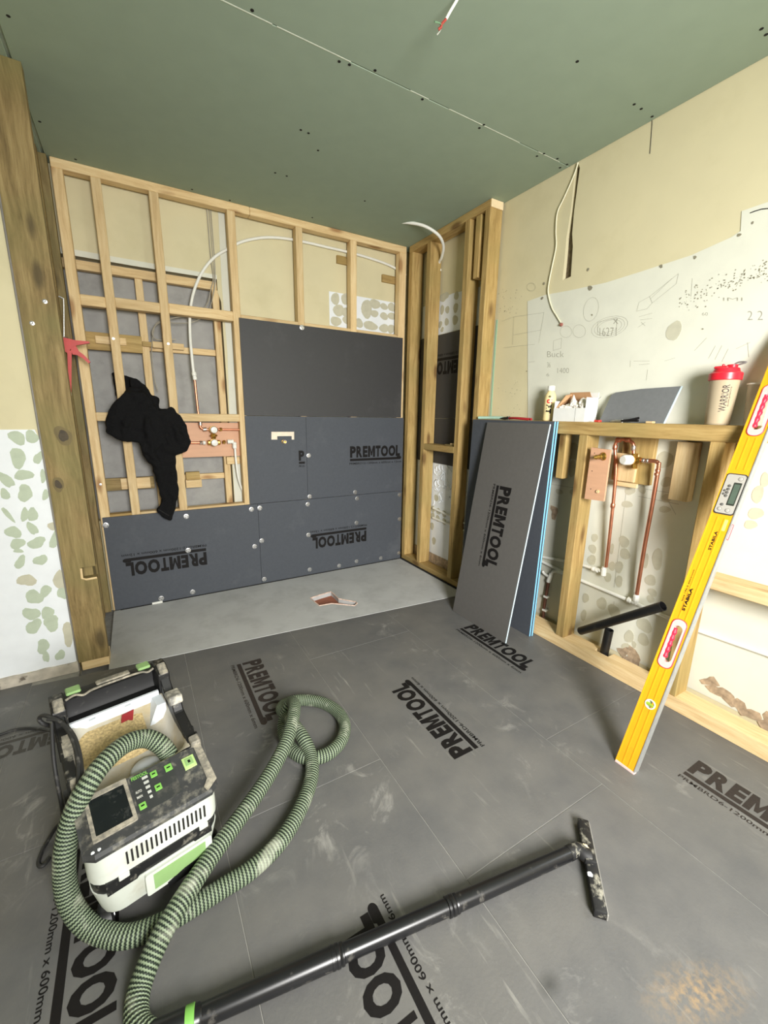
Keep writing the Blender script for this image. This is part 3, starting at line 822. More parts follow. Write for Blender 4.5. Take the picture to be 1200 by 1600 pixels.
bm = BM(); add_lathe(bm, [(0.006, 0.0), (0.019, 0.0), (0.021, -0.004), (0.021, -0.012), (0.016, -0.016), (0.013, -0.016), (0.013, -0.03)], (p.x, 0.02, p.z), (0, 1, 0), 20)
obj('flange', bm, BRASS, out, smooth=35)
bm = BM(); add_pipe(bm, (p.x, 0.0, p.z), (p.x, -0.04, p.z), 0.012, 0.009, 18)
obj('pipe_end', bm, TIN, out, smooth=35)

# ================================================================== timber partition on the right of the shower
PX0, PX1 = 0.010, 0.106
part = thing('partition_frame', (0.055, -0.42, 0), 'treated timber partition frame standing between shower and vanity side', 'partition frame')
def pst(name, y0, y1, z0, z1, ax='z', x0=PX0, x1=PX1, mats=TREAT):
    return box(name, (x0, y0, z0), (x1, y1, z1), mats[ax], part, bev=.003)
pst('bottom_plate', -0.845, -0.001, 0.0016, 0.046, 'y')
pst('top_plate', -0.845, -0.001, 2.395, 2.4395, 'y')
pst('stud', -0.047, -0.001, 0.046, 2.395)
pst('stud', -0.274, -0.228, 0.046, 2.395)
pst('stud', -0.673, -0.627, 0.046, 2.395)
pst('stud', -0.845, -0.800, 0.046, 2.395)
pst('packer', -0.757, -0.712, 2.05, 2.394, x0=0.02)
pst('noggin', -0.627, -0.274, 0.965, 1.010, 'y')
box('plate_end_cap', (PX0 + .001, -0.849, 2.397), (PX1 - .001, -0.8452, 2.4385), plain('fresh_cut_pine', hexc(240, 218, 178), 0.7), part, bev=.001)
pc = thing('timber_wedge', (0.05, -0.56, 1.01), 'small orange-brown wood sliver on the partition noggin', 'wood offcut')
box('sliver', (0.03, -0.61, 1.0105), (0.07, -0.50, 1.020), OLD['y'], pc, bev=.002)
box('sliver', (0.035, -0.60, 1.020), (0.06, -0.555, 1.030), PINE['y'], pc, bev=.002)
# boards and plaster seen through the partition
t = thing('backer_board', (0.112, -0.42, 1.2), 'black-grey backer board behind the partition studs with partly hidden lettering', 'backer board')
bm = BM(); add_prism(bm, [(-0.79, 1.2015), (-0.02, 1.2015), (-0.02, 1.795), (-0.79, 1.795)], YZ, 0.1075, 0.1195)
obj('board', bm, BOARD_B, t)
bm = BM(); logo(bm, lambda a, b: Vector((0.1069, -0.62 + a, 1.66 - b)), 0.49, size='12mm', code='12')
obj('printed_lettering', bm, INK, t, recalc=False)
t = thing('backer_board', (0.112, -0.42, 0.85), 'short dark backer board behind the partition studs at noggin height', 'backer board')
bm = BM(); add_prism(bm, [(-0.79, 0.853), (-0.02, 0.865), (-0.02, 1.1985), (-0.79, 1.1985)], YZ, 0.1075, 0.1195)
obj('board', bm, BOARD_B, t)
bm = BM(); add_prism(bm, [(-0.80, 0.10), (-0.05, 0.13), (-0.05, 0.864), (-0.80, 0.852)], YZ, 0.1165, 0.1205)
lum = obj('tile_adhesive', bm, WHITEW, wall_right)
rnd = random.Random(21)
bm = BM()
for k in range(46):
    a = rnd.uniform(0, 6.28); y = rnd.uniform(-0.60, -0.28); zz = rnd.uniform(0.55, 0.84)
    pts = [Vector((0.1165, y + math.cos(a + j * .35) * .018 * j, zz + math.sin(a + j * .35) * .018 * j)) for j in range(4)]
    add_tube(bm, catmull(pts, 3), 0.005, 6)
obj('adhesive_ridges', bm, WHITEW, lum, kind='stuff')
for i, (px, py) in enumerate(((676, 795), (685, 799), (676, 806), (684, 810), (694, 803), (694, 815), (675, 822), (678, 845), (682, 778))):
    rghost(px, py, 4, 5.5, lum, PATCH_T, 600 + i, x=0.116)
bm = BM(); add_prism(bm, [(-0.80, 1.80), (-0.05, 1.80), (-0.05, 2.03), (-0.4, 2.05), (-0.80, 2.02)], YZ, 0.1165, 0.1205)
up2 = obj('tile_adhesive', bm, WHITEW, wall_right)
for i, (px, py, rx, ry) in enumerate(((692, 465, 7, 7), (697, 462, 6, 5), (691, 484, 4, 7), (699, 484, 4, 6), (713, 462, 5, 6), (712, 481, 5, 7), (688, 507, 4, 5), (698, 503, 4, 6), (711, 500, 5, 8), (691, 515, 3, 4))):
    rghost(px, py, rx, ry, up2, PATCH_T, 700 + i, x=0.116)
bm = BM(); add_box(bm, (0.112, -0.80, 0.0), (0.1205, -0.02, 0.12)); obj('bare_plaster_base', bm, RUBBLE, wall_right)

# ================================================================== left posts
post = thing('timber_post', (-2.17, -0.6, 0), 'knotty weathered timber post frame forming the left side of the shower', 'post')
n0 = P(147, 884, 'y', -0.65); n1 = P(130, 905, 'y', -0.65)
bm = BM()
add_prism(bm, [(-2.231, 0.046), (-2.110, 0.046), (-2.110, n1.z), (n1.x, n1.z), (n1.x, n0.z), (-2.110, n0.z), (-2.110, 2.4395), (-2.231, 2.4395)], XZ, -0.652, -0.605)
obj('front_plank', bm, OLD['z'], post)
bm = BM(); add_tube(bm, [(n1.x - .002, -0.651, n0.z - .004), (n1.x - .003, -0.654, n1.z + .006), (n1.x + .012, -0.654, n1.z - .002), (-2.112, -0.652, n1.z - .001)], 0.005, 6)
obj('splintered_edge', bm, PINE['z'], post)
box('base_block', (-2.222, -0.65, 0.0005), (-2.112, -0.54, 0.045), PINE['x'], post)
KN = plain('knot_dark', hexc(70, 60, 44), 0.7, var=0.35, scale=35)
KR = plain('knot_ring', hexc(112, 98, 62), 0.7, var=0.25, scale=25, stretch=(1, 1, .3))
for px, py, rx, rz in ((99, 681, .016, .026), (91, 757, .011, .020)):
    p = P(px, py, 'y', -0.6525)
    for k, (m_, nm) in enumerate(((KR, 'knot_ring'), (KN, 'knot'))):
        f_ = 1.7 - .7 * k
        bm = BM(); add_prism(bm, blob(p.x, p.z, rx * f_, rz * f_, 0.15, seed=px + k, n=20, wob=.2), XZ, -0.6524 - k * .0003, -0.6515)
        obj(nm, bm, m_, post)
box('side_plank', (-2.170, -0.604, 0.046), (-2.128, -0.51, 2.4395), OLD['z'], post)
for px, py in ((70, 471), (50, 505)):
    p = P(px, py, 'y', -0.652)
    bm = BM()
    add_lathe(bm, [(0.0085, 0), (0.0085, 0.0012), (0.004, 0.002), (0, 0.001)], (p.x, -0.652, p.z), (0, -1, 0), 12)
    obj('screw_head', bm, ZINC, post)
side = post
box('stud', (-2.212, -0.44, 0.0005), (-2.138, -0.395, 2.4395), OLD['z'], side)
box('stud', (-2.212, -0.075, 0.0005), (-2.158, -0.03, 2.4395), OLD['z'], side)
box('stud', (-2.212, 0.0, 0.0005), (-2.1285, 0.045, 2.4395), OLD['z'], side)
box('side_board', (-2.233, -0.60, 0.0005), (-2.213, 0.09, 1.19), OLD['z'], side, bev=.001)
box('noggin', (-2.212, -0.395, 1.60), (-2.175, -0.075, 1.645), OLD['y'], side)
box('noggin', (-2.212, -0.395, 0.40), (-2.165, -0.075, 0.445), OLD['y'], side)
# ================================================================== half-height vanity frame along the right wall
van = thing('vanity_frame', (0.04, -1.9, 0), 'treated timber half-height vanity stud frame with ledge along the right wall', 'stud frame')
VX0, VX1 = -0.014, 0.082
def vb(name, y0, y1, z0, z1, ax='z', x0=VX0, x1=VX1, mats=TREAT, bev=.003):
    return box(name, (x0, y0, z0), (x1, y1, z1), mats[ax], van, bev=bev)
vb('ledge_plate', -2.285, -0.853, 1.138, 1.2, 'y', x1=0.114)
bm = BM()
add_prism(bm, [(VX0, -3.4), (VX1, -3.4), (VX1, -1.872), (0.030, -1.872), (0.030, -1.800), (VX1, -1.800), (VX1, -0.853), (VX0, -0.853)], XY, 0.0015, 0.062)
obj('bottom_plate', bm, PINE['y'], van)
vb('stud', -1.645, -1.598, 0.062, 1.138)
vb('stud', -2.200, -2.150, 0.062, 1.138)
vb('stud', -3.05, -3.00, 0.062, 0.60)
vb('packer', -1.505, -1.462, 0.905, 1.138, x0=0.02, x1=0.066)
vb('mid_rail', -3.05, -2.200, 0.575, 0.622, 'y', mats=PINE)
box('packer', (0.07, -2.075, 0.882), (0.114, -2.000, 1.128), PINE['z'], van)
box('packer', (0.05, -2.27, 1.05), (0.09, -2.225, 1.137), TREAT['z'], van)
box('valve_backing', (0.088, -1.905, 0.925), (0.114, -1.760, 1.137), TREAT['z'], van)
box('valve_backing', (0.072, -1.845, 0.93), (0.087, -1.735, 1.06), PINE['z'], van)
box('valve_backing', (0.078, -1.86, 0.905), (0.0875, -1.745, 0.9255), PINE['y'], van)

# ---- outlet plate on the first stud
pl = thing('outlet_plate', (-0.02, -1.65, 0.82), 'pinkish plywood plate with a brass tap outlet on the vanity stud', 'outlet plate')
q = [P(a, b, 'x', -0.016) for a, b in ((926, 699), (956, 703), (945, 783), (915, 779))]
bm = BM(); add_prism(bm, [(v.y, v.z) for v in q], YZ, -0.0255, -0.0145)
obj('plate', bm, PLY, pl)
p = P(943, 713, 'x', -0.03)
bm = BM(); add_lathe(bm, [(0.019, 0), (0.019, 0.006), (0.014, 0.010), (0.011, 0.014), (0.011, 0.022), (0.009, 0.024), (0.009, 0.036), (0.011, 0.038), (0.0045, 0.05), (0, 0.05)], (-0.0255, p.y, p.z), (-0.86, 0.45, -0.12), 18)
obj('brass_outlet', bm, BRASS, pl, smooth=35)
p = P(934, 768, 'x', -0.026)
bm = BM(); add_lathe(bm, [(0.008, 0), (0.008, 0.004), (0.006, 0.006), (0, 0.006)], (-0.0255, p.y, p.z), (-1, 0, 0), 12)
obj('plug', bm, PINE['x'], pl, smooth=35)
for a, b in ((929, 708), (925, 736), (923, 764)):
    p = P(a, b, 'x', -0.0256); bm = BM(); add_lathe(bm, [(0.0025, 0), (0.002, 0.0006), (0, 0.0006)], (-0.0255, p.y, p.z), (-1, 0, 0), 8)
    obj('screw_head', bm, DARK, pl)

# ---- basin valve and its copper pipes
bv = thing('basin_valve', (0.05, -1.8, 1.05), 'brass basin valve with white cap and bent copper pipes under the ledge', 'valve')
def cp(px, py, x=0.05): return P(px, py, 'x', x)
V = cp(991, 719, 0.045)
def collar(bm, p, d, r=0.0105, l=0.011, mat=0):
    d = Vector(d).normalized()
    add_lathe(bm, [(r * .85, -l), (r, -l * .7), (r, l * .7), (r * .85, l)], p, d, 14, mat)
bm = BM()
loop = [cp(947, 886, 0.09), cp(954, 825, 0.075), cp(962, 742, 0.06), cp(961, 705), cp(961, 696), cp(964, 689.5), cp(970, 687), cp(977, 687), cp(984, 689), cp(989, 693), cp(990, 700), cp(990, 709)]
add_tube(bm, catmull(loop, 5), 0.0075, 12)
obj('left_pipe', bm, COPPER, bv, smooth=60)
bm = BM()
right = [cp(1002, 719, 0.045), cp(1014, 720, 0.045), cp(1023, 720.5, 0.045), cp(1028, 723, 0.046), cp(1029, 730, 0.048), cp(1019, 790, 0.06), cp(1007, 855, 0.075), cp(995, 929, 0.09)]
add_tube(bm, catmull(right, 5), 0.0085, 12)
obj('right_pipe', bm, COPPER, bv, smooth=60)
for a, d in (((961, 699), (0, 0, 1)), ((966.5, 687.5), (0, 1, 0.2)), ((981, 687.5), (0, 1, -.1)), ((990, 700), (0, 0, 1)), ((957.5, 790), (0, 0, 1))):
    bm = BM(); collar(bm, cp(*a, 0.05 if a[1] < 760 else 0.067), d)
    obj('solder_joint', bm, TIN if a[1] == 700 else COPPER, bv, smooth=35)
for a, d in (((1006, 719.5), (0, 1, 0)), ((1012, 720), (0, 1, 0)), ((1028, 735), (0, 0, 1)), ((1026.5, 741), (0, 0, 1))):
    bm = BM(); collar(bm, cp(*a, 0.046), d, 0.0105, 0.006)
    obj('solder_joint', bm, TIN if a[0] < 1020 else COPPER, bv, smooth=35)
bm = BM()
add_lathe(bm, [(0.012, -0.02), (0.02, -0.016), (0.02, 0.012), (0.014, 0.018)], V + Vector((0.0, 0.004, -0.002)), (0, 1, 0), 8)
add_lathe(bm, [(0.016, 0), (0.016, 0.012), (0.0, 0.012)], V + Vector((0, -0.018, 0.0)), (0, -1, 0), 8)
add_lathe(bm, [(0.013, 0), (0.013, 0.022), (0.0, 0.022)], V + Vector((0, 0.0, 0.008)), (0, 0, 1), 8)
add_lathe(bm, [(0.013, 0), (0.012, 0.02), (0.0, 0.022)], V + Vector((0.0, -.004, -0.018)), (-.2, -.2, -1), 8)
add_lathe(bm, [(0.019, -0.01), (0.019, 0.022), (0, 0.022)], V, (-1, 0, 0), 8)
obj('brass_body', bm, BRASS, bv, smooth=30)
bm = BM(); add_lathe(bm, [(0.022, 0.0), (0.024, 0.004), (0.0235, 0.03), (0.0215, 0.040), (0.017, 0.044), (0, 0.0445)], V + Vector((-0.018, 0.008, 0.001)), (-1, 0.22, 0.02), 22)
obj('white_cap', bm, FROST, bv, smooth=40)

# ---- white painted pipes on the wall
wp = thing('white_pipe', (0.105, -1.6, 0.45), 'upper white-painted pipe run on the right wall with an elbow under the copper', 'pipe')
a = P(856, 881, 'x', 0.108); b = P(940, 891, 'x', 0.1)
bm = BM(); add_tube(bm, [(0.106, -0.30, 0.50), (0.106, a.y + .12, a.z + .018), (0.104, -1.597, 0.452), (0.09, b.y, b.z)], 0.0085, 10)
obj('pipe', bm, WPLAST, wp, smooth=60)
bm = BM(); add_lathe(bm, [(0.010, -0.02), (0.0125, -0.018), (0.0125, -0.006), (0.010, -0.004), (0.0125, 0.0), (0.0125, 0.012), (0.01, 0.014)], P(931, 890, 'x', 0.094), (0, -1, .02), 12)
obj('fitting', bm, WPLAST, wp, smooth=30)
bm = BM(); add_lathe(bm, [(0.008, -0.024), (0.013, -0.02), (0.013, 0.014), (0.010, 0.018), (0.010, 0.024), (0.008, 0.0242)], P(943, 893, 'x', 0.09), (0, .05, 1), 12)
obj('elbow', bm, WPLAST, wp, smooth=30)
wp2 = thing('white_pipe', (0.105, -1.9, 0.36), 'lower white-painted pipe run on the right wall passing behind the level', 'pipe')
bm = BM(); add_tube(bm, [(0.108, -0.30, 0.42), (0.108, -1.38, 0.388), (0.106, -1.60, 0.366), P(990, 941, 'x', 0.1), P(1000, 946, 'x', 0.105), P(1085, 983, 'x', 0.109), P(1200, 1023, 'x', 0.109), (0.109, -3.3, 0.30)], 0.009, 10)
obj('pipe', bm, WPLAST, wp2, smooth=60)
bm = BM(); add_lathe(bm, [(0.009, -0.028), (0.014, -0.024), (0.014, -0.008), (0.011, -0.004), (0.014, 0.0), (0.014, 0.016), (0.011, 0.02)], P(989, 940, 'x', 0.098), (0, -1, -.05), 12)
obj('fitting', bm, WPLAST, wp2, smooth=30)
bm = BM(); add_lathe(bm, [(0.008, -0.02), (0.014, -0.016), (0.014, 0.01), (0.011, 0.014), (0.011, 0.02), (0.008, 0.0202)], P(994, 934, 'x', 0.093), (0, .05, 1), 12)
obj('elbow', bm, WPLAST, wp2, smooth=30)
bp = thing('brown_pipe', (0.1, -1.43, 0.0), 'old brown pipe with white clips and tee, dropping beside the blue board edge', 'pipe')
bm = BM(); add_tube(bm, catmull([P(848, 977, 'x', 0.10), P(850, 950, 'x', 0.102), P(855, 920, 'x', 0.104), P(857, 908, 'x', 0.104)], 4), 0.009, 10)
obj('pipe', bm, plain('rusty_brown', hexc(92, 58, 42), 0.6, var=0.3, scale=40), bp, smooth=60)
bm = BM(); add_lathe(bm, [(0.009, -.03), (.013, -.026), (.013, .02), (.010, .03)], P(859, 903, 'x', 0.102), (0, -.25, 1), 12)
obj('tee', bm, WPLAST, bp, smooth=30)
bm = BM(); add_tube(bm, catmull([P(858, 901, 'x', 0.10), P(851, 897, 'x', 0.102), P(848, 893, 'x', 0.104)], 3), 0.008, 8); add_tube(bm, catmull([P(860, 900, 'x', 0.10), P(865, 893, 'x', 0.10), P(876, 895, 'x', 0.104), P(890, 900, 'x', 0.106)], 3), 0.009, 8)
obj('branch', bm, WPLAST, bp, smooth=60)
for a in ((853, 932), (851, 953)):
    c = P(*a, 'x', 0.10); bm = BM(); add_box(bm, (0.088, c.y - .016, c.z - .006), (0.116, c.y + .011, c.z + .006), bev=.002)
    obj('clip', bm, WPLAST, bp)

# ---- black waste pipes
wa = thing('waste_pipe', (0.03, -1.9, 0.1), 'loose black plastic waste pipe leaning across the vanity studs, open end up', 'pipe')
bm = BM(); a = P(907, 986, 'x', 0.035); b = P(1036, 947, 'x', -0.005)
add_pipe(bm, a, b, 0.0205, 0.0178, 20)
obj('pipe', bm, BLACKP, wa, smooth=35)
wb = thing('waste_pipe', (0.05, -1.84, 0), 'short upright black waste pipe rising through the bottom plate', 'pipe')
bm = BM(); a = P(952, 984, 'x', 0.055)
add_pipe(bm, (0.055, a.y + .012, 0.0), a, 0.0205, 0.0178, 20)
obj('pipe', bm, BLACKP, wb, smooth=35)

# ================================================================== boards leaning against the vanity frame
PA0, PA1 = Vector((-0.246, 0, 0.001)), Vector((-0.062, 0, 1.186))
pb = (PA1 - PA0).normalized(); pn = Vector((-pb.z, 0, pb.x))
def ap(a, b, w_): return PA0 + pb * b + Vector((0, -1.010 - a, 0)) + pn * w_
pan = thing('leaning_board', (-0.2, -1.24, 0), 'narrow grey insulation board with sideways lettering and white cut edge, leaning in front', 'insulation board')
bm = BM(); add_prism(bm, [(0, 0), (0.45, 0), (0.448, 1.199), (0.002, 1.199)], ap, -0.006, 0.0)
obj('board', bm, BOARD_A, pan)
bm = BM(); add_box(bm, (0.4495, 0.002, -0.0062), (0.4522, 1.198, 0.0004), xf=lambda c: ap(c.x, c.y, c.z))
obj('cut_edge', bm, PALE_EDGE, pan, label='white cut edge')
def onpan(px, py):
    v = P(px, py, 'x', 0) - CAM; t = (PA0 - CAM).dot(pn) / v.dot(pn); h = CAM + v * t
    return (-1.010 - h.y, (h - PA0).dot(pb))
l0 = onpan(771, 757); l1 = onpan(748, 886)
bm = BM(); logo(bm, lambda s, t: ap(l0[0] + t * 0.95, l0[1] - s, 0.0006), l0[1] - l1[1])
obj('printed_lettering', bm, INK, pan, recalc=False)
def bigboard(y0, y1, xb, xt, th, label, m=BOARD):
    t = thing('leaning_board', ((xb + xt) / 2, (y0 + y1) / 2, 0), label, 'insulation board')
    f = lambda c: Vector((xb + (xt - xb) * c.z / 1.2 + c.x, c.y, c.z))
    bm = BM(); add_box(bm, (0.0012, y0 + .0008, 0.002), (th - .0012, y1 - .0008, 1.1985), xf=f)
    obj('foam_core', bm, BLUE, t, label='light blue foam core')
    for xa, xc in ((0, .0011), (th - .0011, th)):
        bm = BM(); add_box(bm, (xa, y0, 0.001), (xc, y1, 1.199), xf=f)
        obj('grey_face', bm, m, t)
    return t
bigboard(-1.474, -0.868, -0.072, -0.046, 0.013, 'full grey board with bright blue foam edge, leaning behind the narrow board')
bigboard(-1.478, -0.872, -0.0575, -0.0315, 0.013, 'rear grey board with blue edge, sandwiched between front boards and vanity frame')

# ================================================================== things on the ledge
LZ = 1.2002
# drink bottle
by = -1.357
bt = thing('drink_bottle', (0.05, by, LZ), 'small cream milkshake bottle with white cap on the ledge left of the carton', 'bottle')
bm = BM(); add_lathe(bm, [(0.0, 0), (0.026, 0), (0.030, 0.004), (0.0305, 0.03), (0.029, 0.045), (0.0305, 0.06), (0.0305, 0.115), (0.027, 0.135), (0.019, 0.15), (0.0165, 0.155), (0.0165, 0.158)], (0.05, by, LZ), seg=24)
obj('body', bm, plain('milkshake', hexc(232, 214, 160), 0.35, var=0.02), bt, smooth=40)
bm = BM(); add_lathe(bm, [(0.0, 0.182), (0.017, 0.182), (0.0185, 0.180), (0.0185, 0.158), (0.0165, 0.1575)], (0.05, by, LZ), seg=24)
obj('cap', bm, WPLAST, bt, smooth=40)
def cyl_fn(cx, cy, cz, r, a0, rk=1.0):
    """s up the bottle, t around it (reading upwards)"""
    def f(s, t):
        a = a0 - t / r
        return Vector((cx + (r + .0006) * math.cos(a), cy + (r + .0006) * math.sin(a), cz + s))
    return f
a0 = math.atan2(CAM.y - by, CAM.x - 0.05)
f = cyl_fn(0.05, by, LZ, 0.0305, a0)
g = lambda s, t: Vector((0.05 + .0311 * math.cos(a0 - .12 + t / .0305), by + .0311 * math.sin(a0 - .12 + t / .0305), LZ + .113 - s))
bm = BM(); add_text(bm, 'U', g, 0.022, 0.026, bold=0.07, s0=0.0, t0=-0.013) ; obj('printed_letter', bm, plain('red_print', hexc(205, 32, 44), 0.5), bt, recalc=False)
bm = BM()      # the word runs down the bottle
add_text(bm, 'FIT', g, 0.047, 0.026, bold=0.07, s0=0.027, t0=-0.013)
obj('printed_letters', bm, INK, bt, recalc=False)
bm = BM(); add_text(bm, '@', g, 0.010, 0.011, bold=0.03, s0=-0.018, t0=-0.005); obj('printed_badge', bm, INK, bt, recalc=False)

# carton
ct = thing('carton', (0.05, -1.51, LZ), 'torn-open white cardboard carton stuffed with crumpled paper on the ledge', 'box')
CW = plain('white_card', hexc(226, 226, 222), 0.8, var=0.03); CB = plain('brown_card', hexc(186, 144, 104), 0.85, var=0.06)
cx0, cx1, cy0, cy1, ch = 0.0, 0.095, -1.605, -1.425, 0.066
bm = BM()
T_ = 0.003
add_box(bm, (cx0, cy0, LZ), (cx0 + T_, cy1, LZ + ch)); add_box(bm, (cx1 - T_, cy0, LZ), (cx1, cy1, LZ + ch + .075)); add_box(bm, (cx0 + T_, cy0, LZ), (cx1 - T_, cy0 + T_, LZ + ch + .05)); add_box(bm, (cx0 + T_, cy1 - T_, LZ), (cx1 - T_, cy1, LZ + ch + .035)); add_box(bm, (cx0 + T_, cy0 + T_, LZ), (cx1 - T_, cy1 - T_, LZ + T_))
obj('body', bm, CW, ct)
bm = BM()
Q = lambda *v: [Vector(x) for x in v]
def quad(bm, a, b, c, d, th=0.0015):
    a, b, c, d = map(Vector, (a, b, c, d)); n = (b - a).cross(c - a).normalized() * th
    v = [bm.verts.new(x) for x in (a, b, c, d, a + n, b + n, c + n, d + n)]
    for q in ((0, 1, 2, 3), (7, 6, 5, 4), (0, 4, 5, 1), (1, 5, 6, 2), (2, 6, 7, 3), (3, 7, 4, 0)): bm.faces.new([v[i] for i in q])
z1 = LZ + ch
quad(bm, (cx1 - .004, cy1 - .02, z1 + .02), (cx1 - .004, cy0 + .02, z1 + .02), (cx1 - .030, cy0 + .03, z1 + .078), (cx1 - .030, cy1 - .04, z1 + .078))
quad(bm, (cx0 + .01, cy1 - .006, z1), (cx1, cy1 - .006, z1 + .02), (cx1 - .02, cy1 - .055, z1 + .072), (cx0 + .045, cy1 - .03, z1 + .065))
quad(bm, (cx0 + .03, cy0 + .006, z1), (cx1, cy0 + .006, z1 + .02), (cx1 - .004, cy0 + .05, z1 + .06), (cx0 + .07, cy0 + .008, z1 + .048))
obj('torn_flaps', bm, CB, ct, label='brown torn inner flaps')
bm = BM(); quad(bm, (cx1 - .002, cy0 + .004, z1 + .045), (cx1 - .002, cy0 - .014, z1 + .056), (cx1 - .014, cy0 - .02, z1 + .046), (cx1 - .02, cy0 + .002, z1 + .036)); obj('corner_flap', bm, CW, ct)
bm = BM()
add_box(bm, (cx0 - .0004, -1.553, LZ), (cx0 + .001, -1.5515, LZ + ch)); obj('card_seam', bm, plain('seam', hexc(120, 120, 118), 0.8), ct)
PAPER = plain('crumpled_paper', hexc(232, 226, 216), 0.9, var=0.03, scale=40)
def crumple(name, c, r, seed, parent, m, sq=(1, 1, 1)):
    bm = BM()
    bmesh.ops.create_icosphere(bm, subdivisions=3, radius=1)
    for v in bm.verts:
        n = mnoise.noise(v.co * 1.9 + Vector((seed, 0, 0)))
        n2 = abs(mnoise.noise(v.co * 4.5 + Vector((0, seed, 0))))
        v.co = Vector(c) + Vector([v.co[i] * sq[i] for i in range(3)]) * r * (1 + .35 * n - .45 * n2)
    return obj(name, bm, m, parent)
for i, (y, z, r) in enumerate(((-1.450, .064, .020), (-1.485, .066, .024), (-1.53, .068, .026), (-1.575, .07, .024), (-1.51, .086, .020), (-1.560, .092, .026), (-1.47, .06, .020))):
    crumple('crumpled_paper', (0.036 + .006 * (i % 3), y, LZ + z), r, i * 3.1, ct, PAPER)
bm = BM(); add_lathe(bm, [(0.02, 0), (0.013, .02), (0.0, .052)], (0.045, -1.505, LZ + .082), (0, .08, 1), 7); obj('paper_peak', bm, PAPER, ct)

# leaning offcut
oc = thing('board_offcut', (0.07, -1.8, LZ), 'dark grey board offcut leaning on the right wall above the ledge', 'board')
f = lambda u, v, w_: Vector((0.045 + v * 0.38 + w_, u, LZ + v))
BOARD_G = plain('offcut_grey', hexc(112, 114, 116), 0.6, var=0.05, scale=60, bump=.1)
pp = [(-1.945, 0.001), (-1.655, 0.001), (-1.668, 0.128), (-1.685, 0.138), (-1.80, 0.150), (-1.962, 0.154)]
bm = BM(); add_prism(bm, pp, f, 0.0, 0.006); obj('board', bm, BOARD_G, oc)
bm = BM(); add_prism(bm, [(-1.9452, 0.0), (-1.9622, 0.1542), (-1.9665, 0.1542), (-1.9495, 0.0)], f, -0.0002, 0.0062); obj('pale_edge', bm, PALE_EDGE, oc)
# pliers
pk = thing('pliers', (0.01, -1.80, LZ), 'small black-and-chrome pliers lying on the ledge before the offcut', 'pliers')
bm = BM(); zz = LZ + .008
add_tube(bm, catmull([(0.0, -1.79, zz), (0.004, -1.82, zz + .004), (0.012, -1.86, zz + .014)], 4), 0.005, 8)
add_tube(bm, catmull([(0.012, -1.785, zz), (0.006, -1.82, zz + .002), (-.002, -1.865, zz + .002)], 4), 0.005, 8)
obj('handle', bm, INK, pk, smooth=60, kind='stuff')
bm = BM(); add_tube(bm, [(0.004, -1.795, zz), (0.006, -1.765, zz), (0.006, -1.735, zz - .003)], 0.006, 8, radii=[.007, .0065, .002]); add_lathe(bm, [(.006, -.006), (.006, .006), (0, .006)], (.005, -1.79, zz), (0, 0, 1), 10)
obj('jaws', bm, ZINC, pk, smooth=40)
for nm, y0, y1, hgt, m, lab in (('red_clip', -1.684, -1.657, .010, plain('red_plastic', hexc(200, 60, 50), .5), 'small orange-red plastic piece on the ledge right of the carton'), ('timber_chip', -1.925, -1.895, .009, PINE['y'], 'pale timber chip on the ledge at the foot of the offcut')):
    o = box(nm, (0.0, y0, LZ), (0.022, y1, LZ + hgt), m, None, bev=.002)
    tag(o, lab, 'offcut' if 'chip' in nm else 'clip')
# tools at the left end
gl = thing('utility_knife', (0.03, -0.95, LZ), 'pale green utility knife lying at the left end of the ledge', 'knife')
bm = BM(); add_tube(bm, catmull([(0.0, -0.868, LZ + .010), (0.02, -0.92, LZ + .011), (0.035, -1.0, LZ + .012), (0.04, -1.06, LZ + .009)], 5), 0.009, 10, radii=None)
obj('handle', bm, plain('pale_green', hexc(170, 205, 190), 0.5), gl, smooth=60)
bm = BM(); add_box(bm, (0.036, -1.115, LZ + .004), (0.043, -1.055, LZ + .016), bev=.002); obj('blade_guard', bm, INK, gl)
rl = thing('red_pliers', (0.03, -1.1, LZ), 'red-handled pliers lying on the ledge left of the milkshake bottle', 'pliers')
RED = plain('tool_red', hexc(168, 34, 44), 0.4, var=.05)
for s in (-1, 1):
    bm = BM(); add_tube(bm, catmull([(0.03, -1.09, LZ + .010), (0.03 + s * .016, -1.14, LZ + .012), (0.03 + s * .02, -1.20, LZ + .009), (0.03 + s * .012, -1.25, LZ + .007)], 5), 0.0065, 8); obj('handle', bm, RED, rl, smooth=60)
bm = BM(); add_tube(bm, [(0.03, -1.10, LZ + .011), (0.03, -1.06, LZ + .010), (0.03, -1.02, LZ + .008)], 0.008, 8, radii=[.009, .008, .002]); add_lathe(bm, [(.010, -.009), (.010, .010), (0, .010)], (.03, -1.09, LZ + .011), (0, 0, 1), 12); obj('jaws', bm, plain('dark_steel', hexc(70, 70, 72), .4, .8), rl, smooth=40)

# protein shaker
sy = -2.137
sh = thing('shaker', (0.045, sy, LZ), 'translucent protein shaker with red lid standing on the ledge', 'shaker')
def trans(name, col, al, rough=0.35):
    m, nt, N, L, B = nodes(name)
    B.inputs['Base Color'].default_value = col; B.inputs['Roughness'].default_value = rough
    B.inputs['Alpha'].default_value = al
    return m
bm = BM(); add_lathe(bm, [(0.0, 0.0), (0.036, 0.0), (0.039, 0.004), (0.047, 0.165), (0.0485, 0.168), (0.0465, 0.168), (0.045, 0.162), (0.0375, 0.006), (0.0, 0.004)], (0.045, sy, LZ), seg=32)
obj('cup', bm, trans('frosted_plastic', hexc(212, 196, 166), 0.58), sh, smooth=40)
bm = BM(); add_lathe(bm, [(0, 0.0045), (0.0372, 0.0065), (0.0385, 0.036), (0, 0.036)], (0.045, sy, LZ), seg=32)
obj('drink', bm, plain('shake_drink', hexc(214, 178, 150), 0.4, var=.02), sh, smooth=40)
